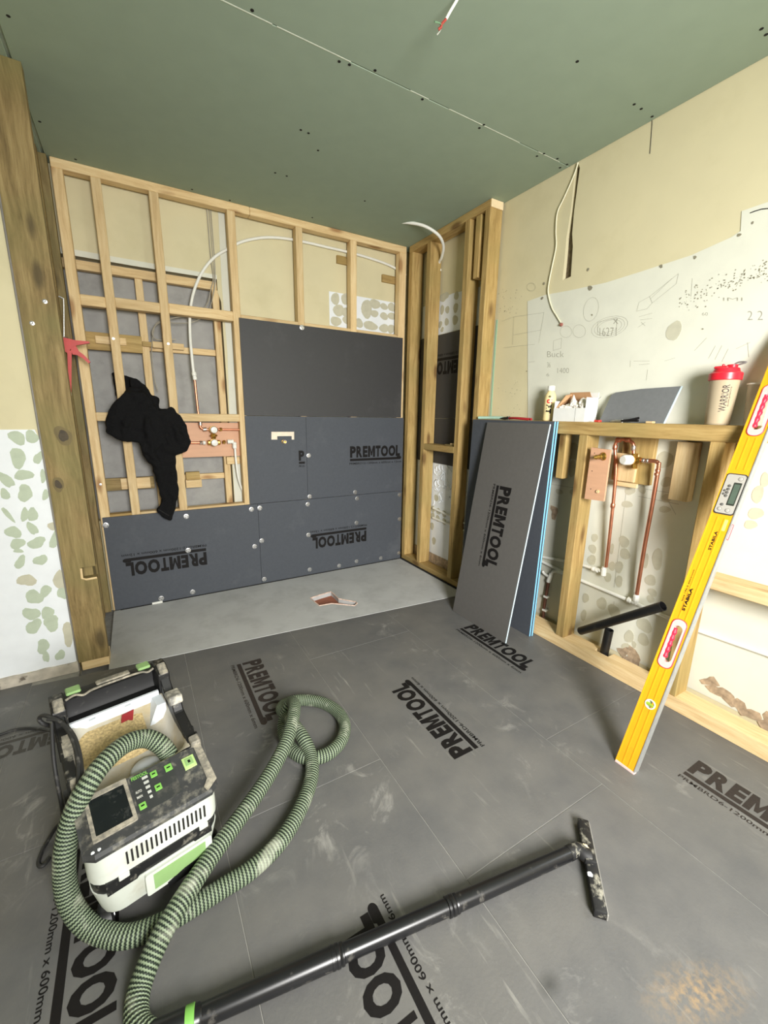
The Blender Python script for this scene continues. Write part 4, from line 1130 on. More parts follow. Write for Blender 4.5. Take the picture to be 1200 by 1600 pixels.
LR = plain('lid_red', hexc(214, 34, 52), 0.35, var=.03)
bm = BM(); add_lathe(bm, [(0.049, 0.163), (0.0515, 0.165), (0.0515, 0.188), (0.047, 0.192), (0.042, 0.193), (0.038, 0.206), (0.034, 0.208), (0.0, 0.208)], (0.045, sy, LZ), seg=32)
obj('lid', bm, LR, sh, smooth=35)
bm = BM(); add_box(bm, (0.018, sy - .012, LZ + .205), (0.045, sy + .034, LZ + .2145), bev=.004); add_box(bm, (0.030, sy + .005, LZ + .212), (0.042, sy + .014, LZ + .222), bev=.003)
add_lathe(bm, [(0.017, 0), (0.016, .014), (0.0, .016)], (0.04, sy - .018, LZ + .204), seg=18)
obj('flip_cap', bm, LR, sh, smooth=35)
bm = BM(); add_tube(bm, catmull([(0.05, sy - .012, LZ + .214), (0.05, sy - .03, LZ + .226), (0.05, sy - .055, LZ + .224), (0.05, sy - .03, LZ + .217), (0.05, sy - .015, LZ + .212)], 4), 0.003, 8, radii=None); obj('carry_loop', bm, plain('grey_loop', hexc(120, 118, 116), .5), sh, smooth=60)
a1 = math.atan2(CAM.y - sy, CAM.x - 0.045) 
def shf(s, t):
    r = 0.039 + (0.047 - 0.039) * (0.05 + s) / .16 + .0006; a = a1 - t / r + .12
    return Vector((0.045 + r * math.cos(a), sy + r * math.sin(a), LZ + 0.048 + s))
bm = BM(); add_text(bm, 'WARRIOR', shf, 0.098, 0.022, bold=0.012, s0=0.0, t0=-0.014); add_text(bm, 'SUPPLEMENTS', shf, 0.07, 0.004, s0=0.02, t0=-0.021)
obj('printed_lettering', bm, plain('shaker_print', hexc(64, 52, 46), .6), sh, recalc=False)
# clear beaker behind the level
bk = thing('plastic_beaker', (0.055, -2.245, LZ), 'clear plastic beaker half hidden behind the spirit level on the ledge', 'beaker')
bm = BM(); add_lathe(bm, [(0, 0), (0.026, 0), (0.028, .003), (0.036, .145), (0.0345, .145), (0.0265, .006), (0, .004)], (0.078, -2.236, LZ), seg=28)
obj('cup', bm, trans('clear_plastic', hexc(208, 196, 176), 0.45, .2), bk, smooth=40)
bm = BM(); add_lathe(bm, [(0.036, .145), (0.0385, .146), (0.0385, .15), (0.035, .15)], (0.078, -2.236, LZ), seg=28); obj('rim', bm, WPLAST, bk, smooth=40)

# ================================================================== spirit level
LV0 = Vector((-0.497, -2.272, 0.0)); LV1 = Vector((-0.0435, -2.292, 1.2))
ld = (LV1 - LV0).normalized(); lw = Vector((0, -1, 0)); lw = (lw - ld * lw.dot(ld)).normalized(); ln = lw.cross(ld).normalized()
if ln.x > 0: ln = -ln
LV0 = LV0 + ln * 0.0 - ld * (LV0 + lw * 0).z
lvl = thing('spirit_level', LV0, 'long yellow spirit level with digital display, leaning on the vanity frame', 'spirit level')
YEL = plain('level_yellow', hexc(228, 164, 26), 0.45, var=.05, scale=20, dirt=(hexc(170, 130, 50), 0.5), dscale=30, dlow=.6, dhigh=.8)
ALU = plain('level_edge', hexc(176, 178, 176), 0.45, .5, var=.1, scale=60)
def lf(a, b, w_): return LV0 + ld * a + lw * b + ln * w_       # along, across (+ to the right), out of the face
HW, LL = 0.031, 1.70
hand = lambda s0, s1: rrect(s0, -0.015, s1, 0.015, 0.0149, 6)
HS = ((0.41, 0.545), (1.27, 1.41))
vialc = (0.248, 0.004)
VH = [(vialc[0] + .0175 * math.cos(t * math.pi / 10), vialc[1] + .0175 * math.sin(t * math.pi / 10)) for t in range(20)]
bm = BM()
add_plate(bm, [(0.006, -HW), (LL, -HW), (LL, HW), (0.006, HW)], [rrect(s0 - .022, -0.0225, s1 + .022, 0.0225, 0.02, 5) for s0, s1 in HS] + [VH], lf, -0.0245, 0.0, 0)
obj('body', bm, YEL, lvl)
for b in (-HW - .0032, HW):
    bm = BM(); add_box(bm, (0.004, b, -0.0265), (LL, b + .0032, 0.002), xf=lambda c: lf(c.x, c.y, c.z)); obj('measuring_edge', bm, ALU if b > 0 else YEL, lvl)
for b in (-0.0125, 0.0085, ):
    for s0, s1 in ((0.01, 0.385), (0.57, 0.95), (1.125, 1.24)):
        bm = BM(); add_box(bm, (s0, b, 0.0), (s1, b + .004, 0.0012), xf=lambda c: lf(c.x, c.y, c.z)); obj('rib', bm, YEL, lvl)
PINK = plain('handle_pink', hexc(232, 190, 186), .5); RG = plain('handle_red', hexc(206, 36, 66), .45, var=.05)
for s0, s1 in HS:
    bm = BM(); add_plate(bm, rrect(s0 - .0215, -0.022, s1 + .0215, 0.022, 0.0195, 5), [hand(s0, s1)], lf, -0.026, 0.0018, 0); obj('handle_frame', bm, PINK, lvl, label='white handle surround')
    bm = BM()
    add_tube(bm, [lf(a, b, .0015) for a, b in rrect(s0 - .0225, -0.023, s1 + .0225, 0.023, 0.02, 5)] + [lf(s1 + .0225, 0.003, .0015)], .0014, 6); obj('handle_rim', bm, RG, lvl)
    bm = BM()
    n = 26
    pts = [lf(s0 + .012 + (s1 - s0 - .024) * i / n, -0.0115, -0.01) for i in range(n + 1)]
    add_tube(bm, pts, 0.008, 10, radii=[0.0075 + .0016 * math.sin(i * 2 * math.pi / 5.2) for i in range(n + 1)]); obj('grip', bm, RG, lvl, smooth=60, label='red finger grip')
bm = BM(); add_lathe(bm, [(0.0172, -0.02), (0.0172, 0.0025), (0.0135, 0.003), (0.0125, -0.008), (0.0, -0.008)], lf(*vialc, 0), ln, 22); obj('vial_housing', bm, WPLAST, lvl, smooth=35)
bm = BM(); add_tube(bm, [lf(vialc[0] - .002, -0.010, -.003), lf(vialc[0] - .002, 0.017, -.003)], .0062, 10); obj('vial', bm, plain('vial_green', hexc(150, 178, 60), .2), lvl, smooth=50)
bm = BM(); add_box(bm, (-.004, -HW - .004, -.028), (0.0065, HW + .0045, .003), bev=.002, xf=lambda c: lf(c.x, c.y, c.z)); obj('end_cap', bm, PINK, lvl)
GREY = plain('module_grey', hexc(172, 168, 160), .5, var=.03)
D0, D1 = 0.965, 1.105
bm = BM(); add_prism(bm, rrect(D0 - .004, -HW + .001, D1 + .004, HW - .001, .010), lf, 0.0, 0.0025); obj('display_bezel', bm, plain('dark_bezel', hexc(58, 56, 54), .5), lvl)
bm = BM(); add_prism(bm, rrect(D0, -HW + .004, D1, HW - .004, .008), lf, 0.0025, 0.0045); obj('display_module', bm, GREY, lvl)
bm = BM(); add_prism(bm, rrect(D0 + .03, 0.0, D1 - .028, 0.0225, .002), lf, 0.0045, 0.0052); obj('display_surround', bm, plain('lcd_dark', hexc(52, 56, 50), .3), lvl)
bm = BM(); add_prism(bm, rrect(D0 + .036, 0.003, D1 - .034, 0.0195, .001), lf, 0.0052, 0.0056); obj('display_screen', bm, plain('lcd', hexc(84, 98, 86), .25), lvl)
for a, b, r in ((D0 + .014, -.014, .006), (D0 + .012, .010, .0065), (D0 + .030, -.012, .0045), (D0 + .062, -.0105, .0045), (D0 + .074, -.0105, .0045), (D0 + .086, -.0105, .0045), (D0 + .098, -.0105, .0045), (D1 - .014, .014, .0065), (D0 + .080, -.019, .0035), (D0 + .068, -.019, .0035)):
    bm = BM(); add_lathe(bm, [(r, 0), (r, .0012), (r * .8, .0018), (0, .0018)], lf(a, b, .0045), ln, 14)
    obj('button', bm, plain('button_grey', hexc(96, 94, 90), .5) if r < .005 else GREY, lvl, smooth=35)
    bm = BM(); add_tube(bm, [lf(a + r * math.cos(t * .5236), b + r * math.sin(t * .5236), .0048) for t in range(13)], .0007, 5); obj('button_ring', bm, INK, lvl)
bm = BM(); add_text(bm, 'STABILA', lambda s, t: lf(0.60 + s, -0.009 + 0.008 - t, .0014), 0.085, 0.010, bold=.04); 
add_text(bm, 'STABILA', lambda s, t: lf(0.83 + s, 0.0 - t + .006, .0006), 0.07, 0.009, bold=.03)
add_text(bm, 'type 196-2 electronic', lambda s, t: lf(0.63 + s, -0.0165 - t, .0006), 0.12, 0.006, bold=.01)
obj('printed_lettering', bm, INK, lvl, recalc=False)
bm = BM(); add_prism(bm, rrect(0.905, .0125, 0.945, .022, .002), lf, 0.0, 0.0008); obj('sticker', bm, plain('yellow_sticker', hexc(240, 232, 120), .5), lvl)
bm = BM(); add_tube(bm, [lf(a, HW + .0034, w_ - .012) for a, w_ in rrect(0.88, -.007, 0.935, .007, .004)], .001, 5); obj('edge_marking', bm, RG, lvl)
# ================================================================== shower valve and pipes inside the back studs
sv = thing('plywood_backing', (-1.45, 0.09, 0.93), 'pinkish plywood mounting board behind the shower valve between the studs', 'plywood')
box('sheet', (-1.70, 0.074, 0.930), (-1.262, 0.088, 1.152), PLY, sv, bev=.001)
vy = 0.045
sv = thing('shower_valve', (-1.4, vy, 1.0), 'two-outlet brass shower valve with frosted caps between the back studs', 'valve')
bp_ = lambda px, py, y=0.045: P(px, py, 'y', y)
def lth(name, prof, c, ax, m, parent, seg=16, sm=35):
    bm = BM(); add_lathe(bm, prof, c, ax, seg); return obj(name, bm, m, parent, smooth=sm)
def tb(name, pts, r, m, parent, seg=10, n=4, **k):
    bm = BM(); add_tube(bm, catmull(pts, n) if n else pts, r, seg); return obj(name, bm, m, parent, smooth=60, **k)
for px, py in ((333.5, 671.5), (334.5, 691.5)):
    c = bp_(px, py, 0.03)
    lth('frosted_cap', [(0.019, 0.0), (0.0225, -.002), (0.0225, -.022), (0.019, -.032), (0.005, -.034), (0.0045, -.036), (0, -.036)], c, (0, 1, 0), FROST, sv, 22, 40)
    lth('cap_collar', [(0.0245, 0.004), (0.0245, -.004), (0.021, -.005)], c, (0, 1, 0), BRASS, sv, 22)
bm = BM()
add_lathe(bm, [(0.012, -0.04), (0.017, -.036), (0.017, -.02), (0.013, -.016), (0.018, -.01), (0.018, .01), (0.013, .016), (0.017, .02), (0.017, .034), (.012, .04)], bp_(334.5, 691.5, 0.045), (1, 0, 0), 10)
add_lathe(bm, [(0.012, -0.026), (0.016, -.022), (0.016, .022), (.012, .026)], bp_(333.5, 671.5, 0.045), (1, 0, 0), 10)
add_lathe(bm, [(0.010, -0.02), (0.015, -.006), (0.015, .006), (.010, .02)], bp_(334, 681.5, 0.04), (0, 0, 1), 8)
obj('brass_body', bm, BRASS, sv, smooth=30)
for sx in (-1, 1):
    c = bp_(334, 681, 0.03) + Vector((sx * .014, 0, .004)); lth('brass_lug', [(.006, 0), (.006, .008), (0, .008)], c, (sx * .7, -.6, -.5), BRASS, sv, 8)
tb('upper_left_pipe', [bp_(303.6, 588, .045), bp_(305, 602, .045), bp_(309, 640, .045), bp_(312.5, 664, .045), bp_(314, 668.5, .045), bp_(318, 670.5, .045), bp_(326, 671.5, .045)], 0.0075, COPPER, sv)
lth('solder_joint', [(.008, -.012), (.0115, -.010), (.0115, .010), (.008, .012)], bp_(313, 662, .045), (.05, 0, 1), TIN, sv)
lth('solder_joint', [(.008, -.012), (.0125, -.010), (.0125, .010), (.008, .012)], bp_(320, 671, .045), (1, 0, .1), TIN, sv)
tb('upper_right_pipe', [bp_(341, 670.8, .045), bp_(374.5, 671.4, .045)], 0.0068, COPPER, sv, n=0)
lth('compression_nut', [(.008, -.008), (.012, -.006), (.012, .006), (.008, .008)], bp_(345, 671, .045), (1, 0, 0), BRASS, sv, 6)
tb('lower_left_pipe', [bp_(287, 692, .045), bp_(318, 691.8, .045)], 0.0072, COPPER, sv, n=0)
lth('compression_nut', [(.008, -.008), (.013, -.006), (.013, .006), (.008, .008)], bp_(314, 691.8, .045), (1, 0, 0), TIN, sv, 6)
lth('compression_nut', [(.008, -.01), (.013, -.007), (.013, .007), (.008, .01)], bp_(319, 691.8, .045), (1, 0, 0), FROST, sv, 12)
lth('compression_nut', [(.008, -.01), (.013, -.007), (.013, .007), (.008, .01)], bp_(350, 690.8, .045), (1, 0, 0), BRASS, sv, 6)
lth('push_fit', [(.009, -.02), (.014, -.018), (.014, .002), (.012, .006), (.014, .010), (.014, .018)], bp_(360, 690, .045), (1, 0, .02), WPLAST, sv, 14)
lth('push_fit', [(.009, -.026), (.014, -.022), (.014, -.004), (.012, 0), (.014, .004), (.014, .014), (.006, .02)], bp_(366.5, 695, .045), (.02, 0, 1), WPLAST, sv, 14)
pp = thing('plastic_pipe', (-1.3, 0.05, 0.6), 'white plastic pipe curving down from the valve elbow behind the end stud', 'pipe')
tb('pipe', [bp_(367, 698, .045), bp_(368.5, 718, .045), bp_(372, 745, .06), bp_(377, 762, .078), bp_(384, 778, .090)], 0.0072, WPLAST, pp)
pp = thing('plastic_pipe', (-1.0, 0.08, 1.43), 'long white plastic pipe arching behind the back studs up from the valve', 'pipe')
pipe2 = [bp_(303, 588, .045), bp_(300, 560, .05), bp_(297, 525, .078), bp_(297, 488, .082), bp_(303, 455, .085), bp_(316, 425, .085), bp_(335, 402, .085), bp_(358, 388, .085), bp_(376, 378.5, .085), bp_(398, 373, .085), bp_(420, 371, .085), bp_(448, 373, .085), bp_(482, 379.5, .085), bp_(510, 386, .085), bp_(540, 393, .085), bp_(570, 401, .085), bp_(600, 411, .085), bp_(619, 420, .085), bp_(634, 430, .085)]
tb('pipe', pipe2, 0.0088, WPLAST, pp, n=5)
lth('push_fit', [(.008, -.03), (.0125, -.028), (.0125, -.012), (.010, -.006), (.014, -.002), (.014, .012), (.010, .02)], bp_(303.5, 586, .045), (-.08, .0, 1), WPLAST, pp, 14)
pp = thing('plastic_pipe', (0.05, -0.4, 2.1), 'short white plastic pipe end arcing out of the partition near the ceiling', 'pipe')
a = P(686, 411, 'x', 0.09); b = P(690, 402, 'x', 0.07); c = P(693, 386, 'x', 0.03); 
tb('pipe', [Vector((0.104, a.y, a.z - .05)), a, b, c, P(688, 371, 'x', -0.03), P(676, 360, 'x', -0.09), P(660, 352, 'x', -0.15), P(640, 348, 'x', -0.21), P(618, 346.5, 'x', -0.27)], 0.0095, WPLAST, pp, n=5)
# cables
GREYC = plain('grey_cable', hexc(172, 166, 150), .6)
cb = thing('cable_bundle', (-1.4, 0.09, 1.2), 'thin grey cables dropping from the top plate and looping behind the studs', 'cable')
for k, dx in enumerate((0, 3.5, 6)):
    pts = [bp_(323 + dx, 322, .085), bp_(326 + dx, 360, .09), bp_(329 + dx, 400, .092), bp_(333 + dx * .6, 435, .092)]
    if k == 0: pts += [bp_(330, 450, .092), bp_(322, 478, .092), bp_(300, 492, .092), bp_(270, 497, .092), bp_(246, 506, .092), bp_(238, 520, .092), bp_(246, 531, .092), bp_(275, 530, .092)]
    if k == 1: pts += [bp_(334, 455, .093), bp_(326, 485, .093), bp_(305, 502, .093), bp_(276, 505, .093), bp_(250, 502, .093), bp_(241, 514, .093), bp_(237, 550, .093), bp_(241, 590, .093), bp_(247, 612, .093)]
    if k == 2: pts += [bp_(336, 448, .1), bp_(332, 466, .1)]
    tb('cable', pts, 0.0028 if k else .0035, GREYC, cb, 6, 4)
cc_ = thing('ceiling_cable', (-0.95, -1.7, 2.3), 'white lighting cable with red and bare cores hanging from the ceiling', 'cable')
top = P(722, -14, 'z', 2.4399); e0 = P(697, 30, 'z', 2.36); e1 = P(690, 38, 'z', 2.35)
tb('sheath', [Vector((top.x, top.y, 2.45)), top, P(714, 0, 'z', 2.405), P(704, 17, 'z', 2.38), e0], 0.0042, WPLAST, cc_, 8, 4)
for m, d in ((plain('core_red', hexc(176, 72, 62), .5), (685, 46)), (plain('core_bare', hexc(214, 216, 206), .5), (683, 54)), (plain('core_green', hexc(110, 142, 110), .5), (679, 34))):
    tb('core', [e0, e1, P((690 + d[0]) / 2 + 2, (38 + d[1]) / 2, 'z', 2.345), P(*d, 'z', 2.34)], 0.0022 if 'red' not in m.name else .0038, m, cc_, 6, 3)
wc = thing('wall_cable', (0.11, -1.25, 1.7), 'white cable hanging down the right wall from the ceiling chase', 'cable')
wpx = ((903, 254), (899, 268), (890, 290), (880, 312), (871, 332), (868.5, 360), (869, 385), (863, 415), (858, 440), (856.5, 458), (862, 480), (870, 494), (876, 504))
wpts = [P(a, b, 'x', 0.112) for a, b in wpx]
wpts[0].z = min(wpts[0].z, 2.44)
tb('sheath', wpts, 0.0035, plain('cable_white', hexc(226, 222, 196), .5), wc, 8, 4)
p = P(877, 507, 'x', 0.112); crumple('bare_ends', p, 0.009, 2.0, wc, plain('core_ends', hexc(150, 90, 78), .6))

# ================================================================== red sealant gun hooked in the left recess
gy = -0.12
sg = thing('sealant_gun', (-2.13, gy, 1.25), 'red skeleton sealant gun hanging by its rod left of the back studs', 'sealant gun')
gp = lambda px, py, y=gy: P(px + 1.5, py, 'y', y)
GUN = plain('gun_red', hexc(196, 52, 44), .45, var=.06)
tb('rod', [gp(90, 463), gp(96, 466), gp(98, 472), gp(98.5, 530), gp(99, 600)], 0.0038, ZINC, sg, 8, 3)
bm = BM()
hx = lambda px, py, w_: gp(px, py, gy + w_)
def prismpix(bm, pts, t0, t1, y=gy):
    add_prism(bm, [(v.x, v.z) for v in (P(a + 1.5, b, 'y', y) for a, b in pts)], XZ, y + t0, y + t1)
prismpix(bm, [(93, 528), (100, 528), (116, 532), (138, 534), (139, 536.5), (118, 540), (110, 545), (104, 552), (98, 548), (96, 540)], -.012, .012)
obj('body', bm, GUN, sg)
bm = BM(); prismpix(bm, [(108, 541), (117, 540), (122, 549), (130, 555), (137, 562), (140, 566), (137, 568), (128, 560), (119, 555), (112, 554)], -.009, .009); obj('trigger', bm, GUN, sg)
bm = BM(); prismpix(bm, [(104, 548), (111, 548), (110.5, 600), (110, 637), (105.5, 637), (106, 600)], -.013, -.006); obj('cradle_rail', bm, GUN, sg)
bm = BM(); prismpix(bm, [(95, 550), (99, 551), (100, 556), (96, 556)], -.009, .009); obj('release_lever', bm, GUN, sg)
lth('piston_plate', [(.022, 0), (.022, .004), (0, .004)], gp(97, 528, gy), (0, 0, 1), plain('gun_steel', hexc(120, 112, 104), .5, .6), sg)
bm = BM(); add_tube(bm, [gp(103, 578), gp(104, 583)], .012, 12); obj('nozzle_end', bm, INK, sg)
bm = BM(); add_tube(bm, [gp(104, 583), gp(107, 618)], .010, 12); obj('cartridge', bm, WPLAST, sg, smooth=50)

# ================================================================== black jumper draped over the noggin
ju = thing('jumper', (-1.8, -0.05, 0.6), 'black jumper slung over the back stud frame with one sleeve hanging', 'jumper')
bm = BM()
jp = lambda px, py, y: P(px, py, 'y', y)
def cloth(pix, y0, y1):
    ym = (y0 + y1) / 2
    add_prism(bm, [(v.x, v.z) for v in (P(a, b, 'y', ym) for a, b in pix)], XZ, y0, y1)
cloth([(174, 583), (183, 580), (196, 588), (211, 592), (226, 603), (236, 620), (236, 640), (200, 640), (188, 628), (180, 618)], .079, .10)
cloth([(203, 592), (212, 592), (227, 603), (238, 620), (240, 642), (206, 645), (203, 620)], .02, .10)
cloth([(200, 606), (222, 606), (236, 618), (246, 624), (252, 645), (244, 660), (190, 660), (176, 650), (186, 628)], -.035, .009)
cloth([(197, 612), (224, 612), (240, 630), (252, 650), (254, 690), (238, 712), (224, 704), (217, 691), (190, 688), (166, 676), (163, 661), (172, 641), (184, 625)], -.085, -.012)
cloth([(231, 622), (240, 617), (247, 623), (249, 645), (236, 645)], -.03, .02)
cloth([(245, 640), (267, 637), (282, 649), (292, 664), (297, 690), (289, 704), (273, 710), (260, 704), (250, 680)], -.080, -.010)
cloth([(218, 688), (254, 688), (266, 692), (273, 712), (277, 745), (279, 765), (275, 795), (267, 813), (256, 810), (244, 799), (252, 782), (248, 770), (243, 742), (236, 726), (226, 714)], -.072, -.018)
for pts, r in (([(226, 640, -.06), (232, 668, -.088), (237, 700, -.075), (250, 740, -.064), (262, 790, -.06)], .020), ([(205, 640, -.05), (197, 660, -.085), (194, 682, -.075)], .018), ([(262, 648, -.05), (275, 668, -.082), (282, 692, -.07)], .020), ([(180, 650, -.06), (178, 672, -.08)], .014), ([(250, 655, -.05), (262, 682, -.082), (268, 700, -.07)], .012)):
    add_tube(bm, catmull([jp(a, b, y) for a, b, y in pts], 4), r, 10)
me_j = obj('fabric', bm, plain('black_fabric', hexc(20, 20, 21), .95, var=.25, scale=120, spec=.15), ju, smooth=None)
mod = me_j.modifiers.new('remesh', 'REMESH'); mod.mode = 'VOXEL'; mod.voxel_size = 0.007
mod = me_j.modifiers.new('smooth', 'SMOOTH'); mod.factor = .6; mod.iterations = 6
tx = bpy.data.textures.new('folds', 'CLOUDS'); tx.noise_scale = .09; tx.noise_depth = 2
mod = me_j.modifiers.new('folds', 'DISPLACE'); mod.texture = tx; mod.strength = .022; mod.mid_level = .5; mod.texture_coords = 'GLOBAL'
tx = bpy.data.textures.new('creases', 'MUSGRAVE' if False else 'WOOD'); tx.noise_scale = .06; tx.turbulence = 8; tx.wood_type = 'BANDNOISE'
mod = me_j.modifiers.new('creases', 'DISPLACE'); mod.texture = tx; mod.strength = .008; mod.texture_coords = 'GLOBAL'
mod = me_j.modifiers.new('smooth2', 'SMOOTH'); mod.factor = .5; mod.iterations = 2
me_j.data.polygons.foreach_set('use_smooth', [True] * len(me_j.data.polygons))
bm = BM()
add_tube(bm, [jp(247, 796, -.072), jp(256, 801, -.074), jp(264, 806, -.072)], .003, 6); obj('cuff_seam', bm, plain('black_rib', hexc(26, 26, 27), .95), ju)

# ================================================================== dust extractor
VPH, VX, VY = 0.2147, -2.080, -1.975
VW, VL = 0.295, 0.482
_c, _s = math.cos(VPH), math.sin(VPH)
def T(u, d, z): return Vector((VX + u * _c - d * _s, VY + u * _s + d * _c, z))
vac = thing('dust_extractor', T(VW / 2, VL / 2, 0), 'dusty white and black dust extractor with open hose tub and green labels', 'vacuum cleaner')
VWHITE = plain('extractor_white', hexc(204, 209, 199), .5, var=.05, scale=12, dirt=(hexc(176, 170, 150), .55), dscale=14, dlow=.52, dhigh=.75)
VBLACK = plain('extractor_black', hexc(24, 24, 25), .5, var=.1, scale=30, dirt=(hexc(140, 136, 124), .8), dscale=34, dlow=.56, dhigh=.70)
VTRIM = plain('caked_trim', hexc(120, 116, 106), .7, var=.15, scale=30, dirt=(hexc(176, 168, 150), .85), dscale=55, dlow=.44, dhigh=.64)
VPANEL = plain('extractor_panel', hexc(56, 57, 58), .55, var=.15, scale=30, dirt=(hexc(150, 146, 132), .75), dscale=38, dlow=.5, dhigh=.72)
VDUST = plain('dusty_tub', hexc(186, 182, 170), .7, var=.06, scale=10, dirt=(hexc(172, 156, 122), .9), dscale=7, dlow=.45, dhigh=.65)
VBLUEW = plain('tub_white', hexc(222, 228, 234), .5, var=.03)
SAWD = plain('sawdust', hexc(186, 164, 118), .95, var=.35, scale=170, bump=1.0)
GREENL = plain('green_latch', hexc(138, 172, 112), .5, var=.05); GREENB = plain('green_button', hexc(122, 184, 84), .5)
def ring_prism(bm, prof, rad, z0, z1, i0=0, i1=0, mat=0):
    """rounded footprint, inset i0 at the bottom, i1 at the top"""
    a = [bm.verts.new(T(u, d, z0)) for u, d in rrect(i0, i0, VW - i0, VL - i0, rad)]
    b = [bm.verts.new(T(u, d, z1)) for u, d in rrect(i1, i1, VW - i1, VL - i1, rad)]
    n = len(a)
    bm.faces.new(a[::-1]); bm.faces.new(b)
    for i in range(n): bm.faces.new((a[i], a[(i + 1) % n], b[(i + 1) % n], b[i]))
bm = BM(); ring_prism(bm, 0, .045, .055, .135, .018, .004); obj('container', bm, VWHITE, vac, smooth=40, label='white lower dust container')
bm = BM(); ring_prism(bm, 0, .045, .135, .170, .006, .004); obj('belt', bm, VBLACK, vac, smooth=40, label='black belt between the housings')
bm = BM(); ring_prism(bm, 0, .045, .170, .247, .002, .002); obj('motor_housing', bm, VWHITE, vac, smooth=40, label='white upper housing with vent slots')
def tbox(name, u0, d0, z0, u1, d1, z1, m, bev=.002, **k):
    return box(name, (u0, d0, z0), (u1, d1, z1), m, vac, bev=bev, xf=lambda c: T(c.x, c.y, c.z), **k)
bm = BM()
for i in range(18): 
    u = .075 + i * .0103; add_box(bm, (u, -.0012, .193), (u + .004, .012, .226), xf=lambda c: T(c.x, c.y, c.z))
obj('vent_slots', bm, DARK, vac, kind='stuff')
for u in (.055, .235):
    tbox('belt_latch', u, -.003, .160, u + .022, .01, .174, VWHITE, .0015)
bm = BM(); add_prism(bm, [(0.03, .138), (.09, .138), (.10, .150), (.215, .150), (.222, .138), (.265, .138), (.265, .172), (.03, .172)], lambda u, v, w_: T(u, w_, v), -.0015, .012); obj('belt_panel', bm, VBLACK, vac)
# front label flap
bm = BM(); add_prism(bm, rrect(.105, .068, .262, .130, .006), lambda u, v, w_: T(u, w_, v), -.004, .02); obj('front_flap', bm, VWHITE, vac)
bm = BM(); add_prism(bm, [(.122, .078), (.245, .078), (.245, .122), (.122, .122)], lambda u, v, w_: T(u, w_, v), -.0052, -.003); obj('green_label', bm, GREENL, vac)
bm = BM(); add_prism(bm, [(.15, .072), (.19, .084), (.235, .088), (.25, .078), (.235, .062), (.15, .058)], lambda u, v, w_: T(u, w_, v), -.0066, -.004); obj('grip_recess', bm, VBLACK, vac)
# sloping control panel
ZA, ZB, DB = .262, .300, .138
def pf(u, v, w_):      # v 0..1 up the slope
    return T(u, .004 + v * DB, ZA + v * (ZB - ZA) + w_)
bm = BM()
prof = [(0.0, .245), (-.003, .256), (.004, ZA), (DB, ZB), (DB, .245)]
n = len(prof)
U0, U1 = -.001, VW + .001
L_ = []
for u, k in ((U0, .02), (.02, 0), (VW - .02, 0), (U1, .02)):
    L_.append([bm.verts.new(T(u, d + (k if d < .05 else 0), z - (k * .2 if z > .25 else 0))) for d, z in prof])
for A, B_ in zip(L_[:-1], L_[1:]):
    for i in range(n): bm.faces.new((A[i], A[(i + 1) % n], B_[(i + 1) % n], B_[i]))
bm.faces.new(L_[0]); bm.faces.new(L_[-1][::-1])
obj('control_panel', bm, VPANEL, vac, label='black control panel caked with dust')
bm = BM(); add_prism(bm, [(VW - .030, -.02), (VW + .0005, .12), (VW + .0005, 1.0), (VW - .018, 1.0), (VW - .020, .2), (VW - .034, .08)], pf, .0008, .004); obj('panel_trim', bm, VTRIM, vac)
bm = BM()
for i in range(13): pass
bm.free()
fr = rrect(.022, .16, .112, .98, .012, 4)
bm = BM(); add_plate(bm, fr, [rrect(.030, .24, .104, .90, .010, 4)], pf, .0008, .0045); obj('display_frame', bm, VTRIM, vac, label='dust-caked display frame')
bm = BM(); add_prism(bm, rrect(.0302, .242, .1038, .898, .010, 4), pf, .0006, .002); obj('display_window', bm, plain('display_black', hexc(22, 26, 28), .25, dirt=(hexc(90, 90, 86), .5), dscale=40, dlow=.58, dhigh=.75), vac)
bm = BM(); add_prism(bm, rrect(.118, .22, .215, .94, .012, 4), pf, .0006, .0012); obj('button_field', bm, plain('button_field', hexc(52, 54, 54), .5, dirt=(hexc(120, 116, 106), .5), dscale=30, dlow=.55, dhigh=.75), vac)
for u, v, k in ((.170, .80, .0075), (.170, .52, .0075), (.128, .34, .0075), (.205, .78, .0085)):
    bm = BM(); add_prism(bm, rrect(u - k, v - k / DB, u + k, v + k / DB, .0035, 3), pf, .001, .0035); obj('button', bm, GREENB, vac)
    bm = BM(); add_prism(bm, [(u - k * .5, v - .012), (u + k * .5, v - .012), (u + k * .5, v + .012), (u - k * .5, v + .012)], pf, .0036, .004); obj('button_mark', bm, INK, vac)
bm = BM(); add_prism(bm, rrect(.238, .56, .268, .80, .003, 3), pf, .0008, .004); obj('power_switch', bm, plain('pale_green_switch', hexc(176, 204, 130), .5, dirt=(hexc(200, 190, 160), .5)), vac)
bm = BM(); add_prism(bm, rrect(.2435, .61, .2625, .755, .002, 3), pf, .004, .006); obj('switch_rocker', bm, GREENL, vac)
bm = BM(); add_text(bm, 'I', lambda s, t: pf(.250 + s, .65 + t, .0064), .006, .06, bold=.05); obj('switch_mark', bm, INK, vac, recalc=False)
bm = BM()
for i in range(5):
    w_ = .013 - i * .0016
    add_prism(bm, [(.150 - w_ / 2, .80 - i * .10), (.150 + w_ / 2, .80 - i * .10), (.150 + w_ / 2, .85 - i * .10), (.150 - w_ / 2, .85 - i * .10)], pf, .0014, .002)
obj('level_bars', bm, plain('grey_print', hexc(186, 188, 182), .6), vac, kind='stuff')
bm = BM(); add_text(bm, 'FESTOOL', lambda s, t: pf(.122 + s, .87 + t, .0016), .038, .07, bold=.03); obj('printed_lettering', bm, GREENB, vac, recalc=False)
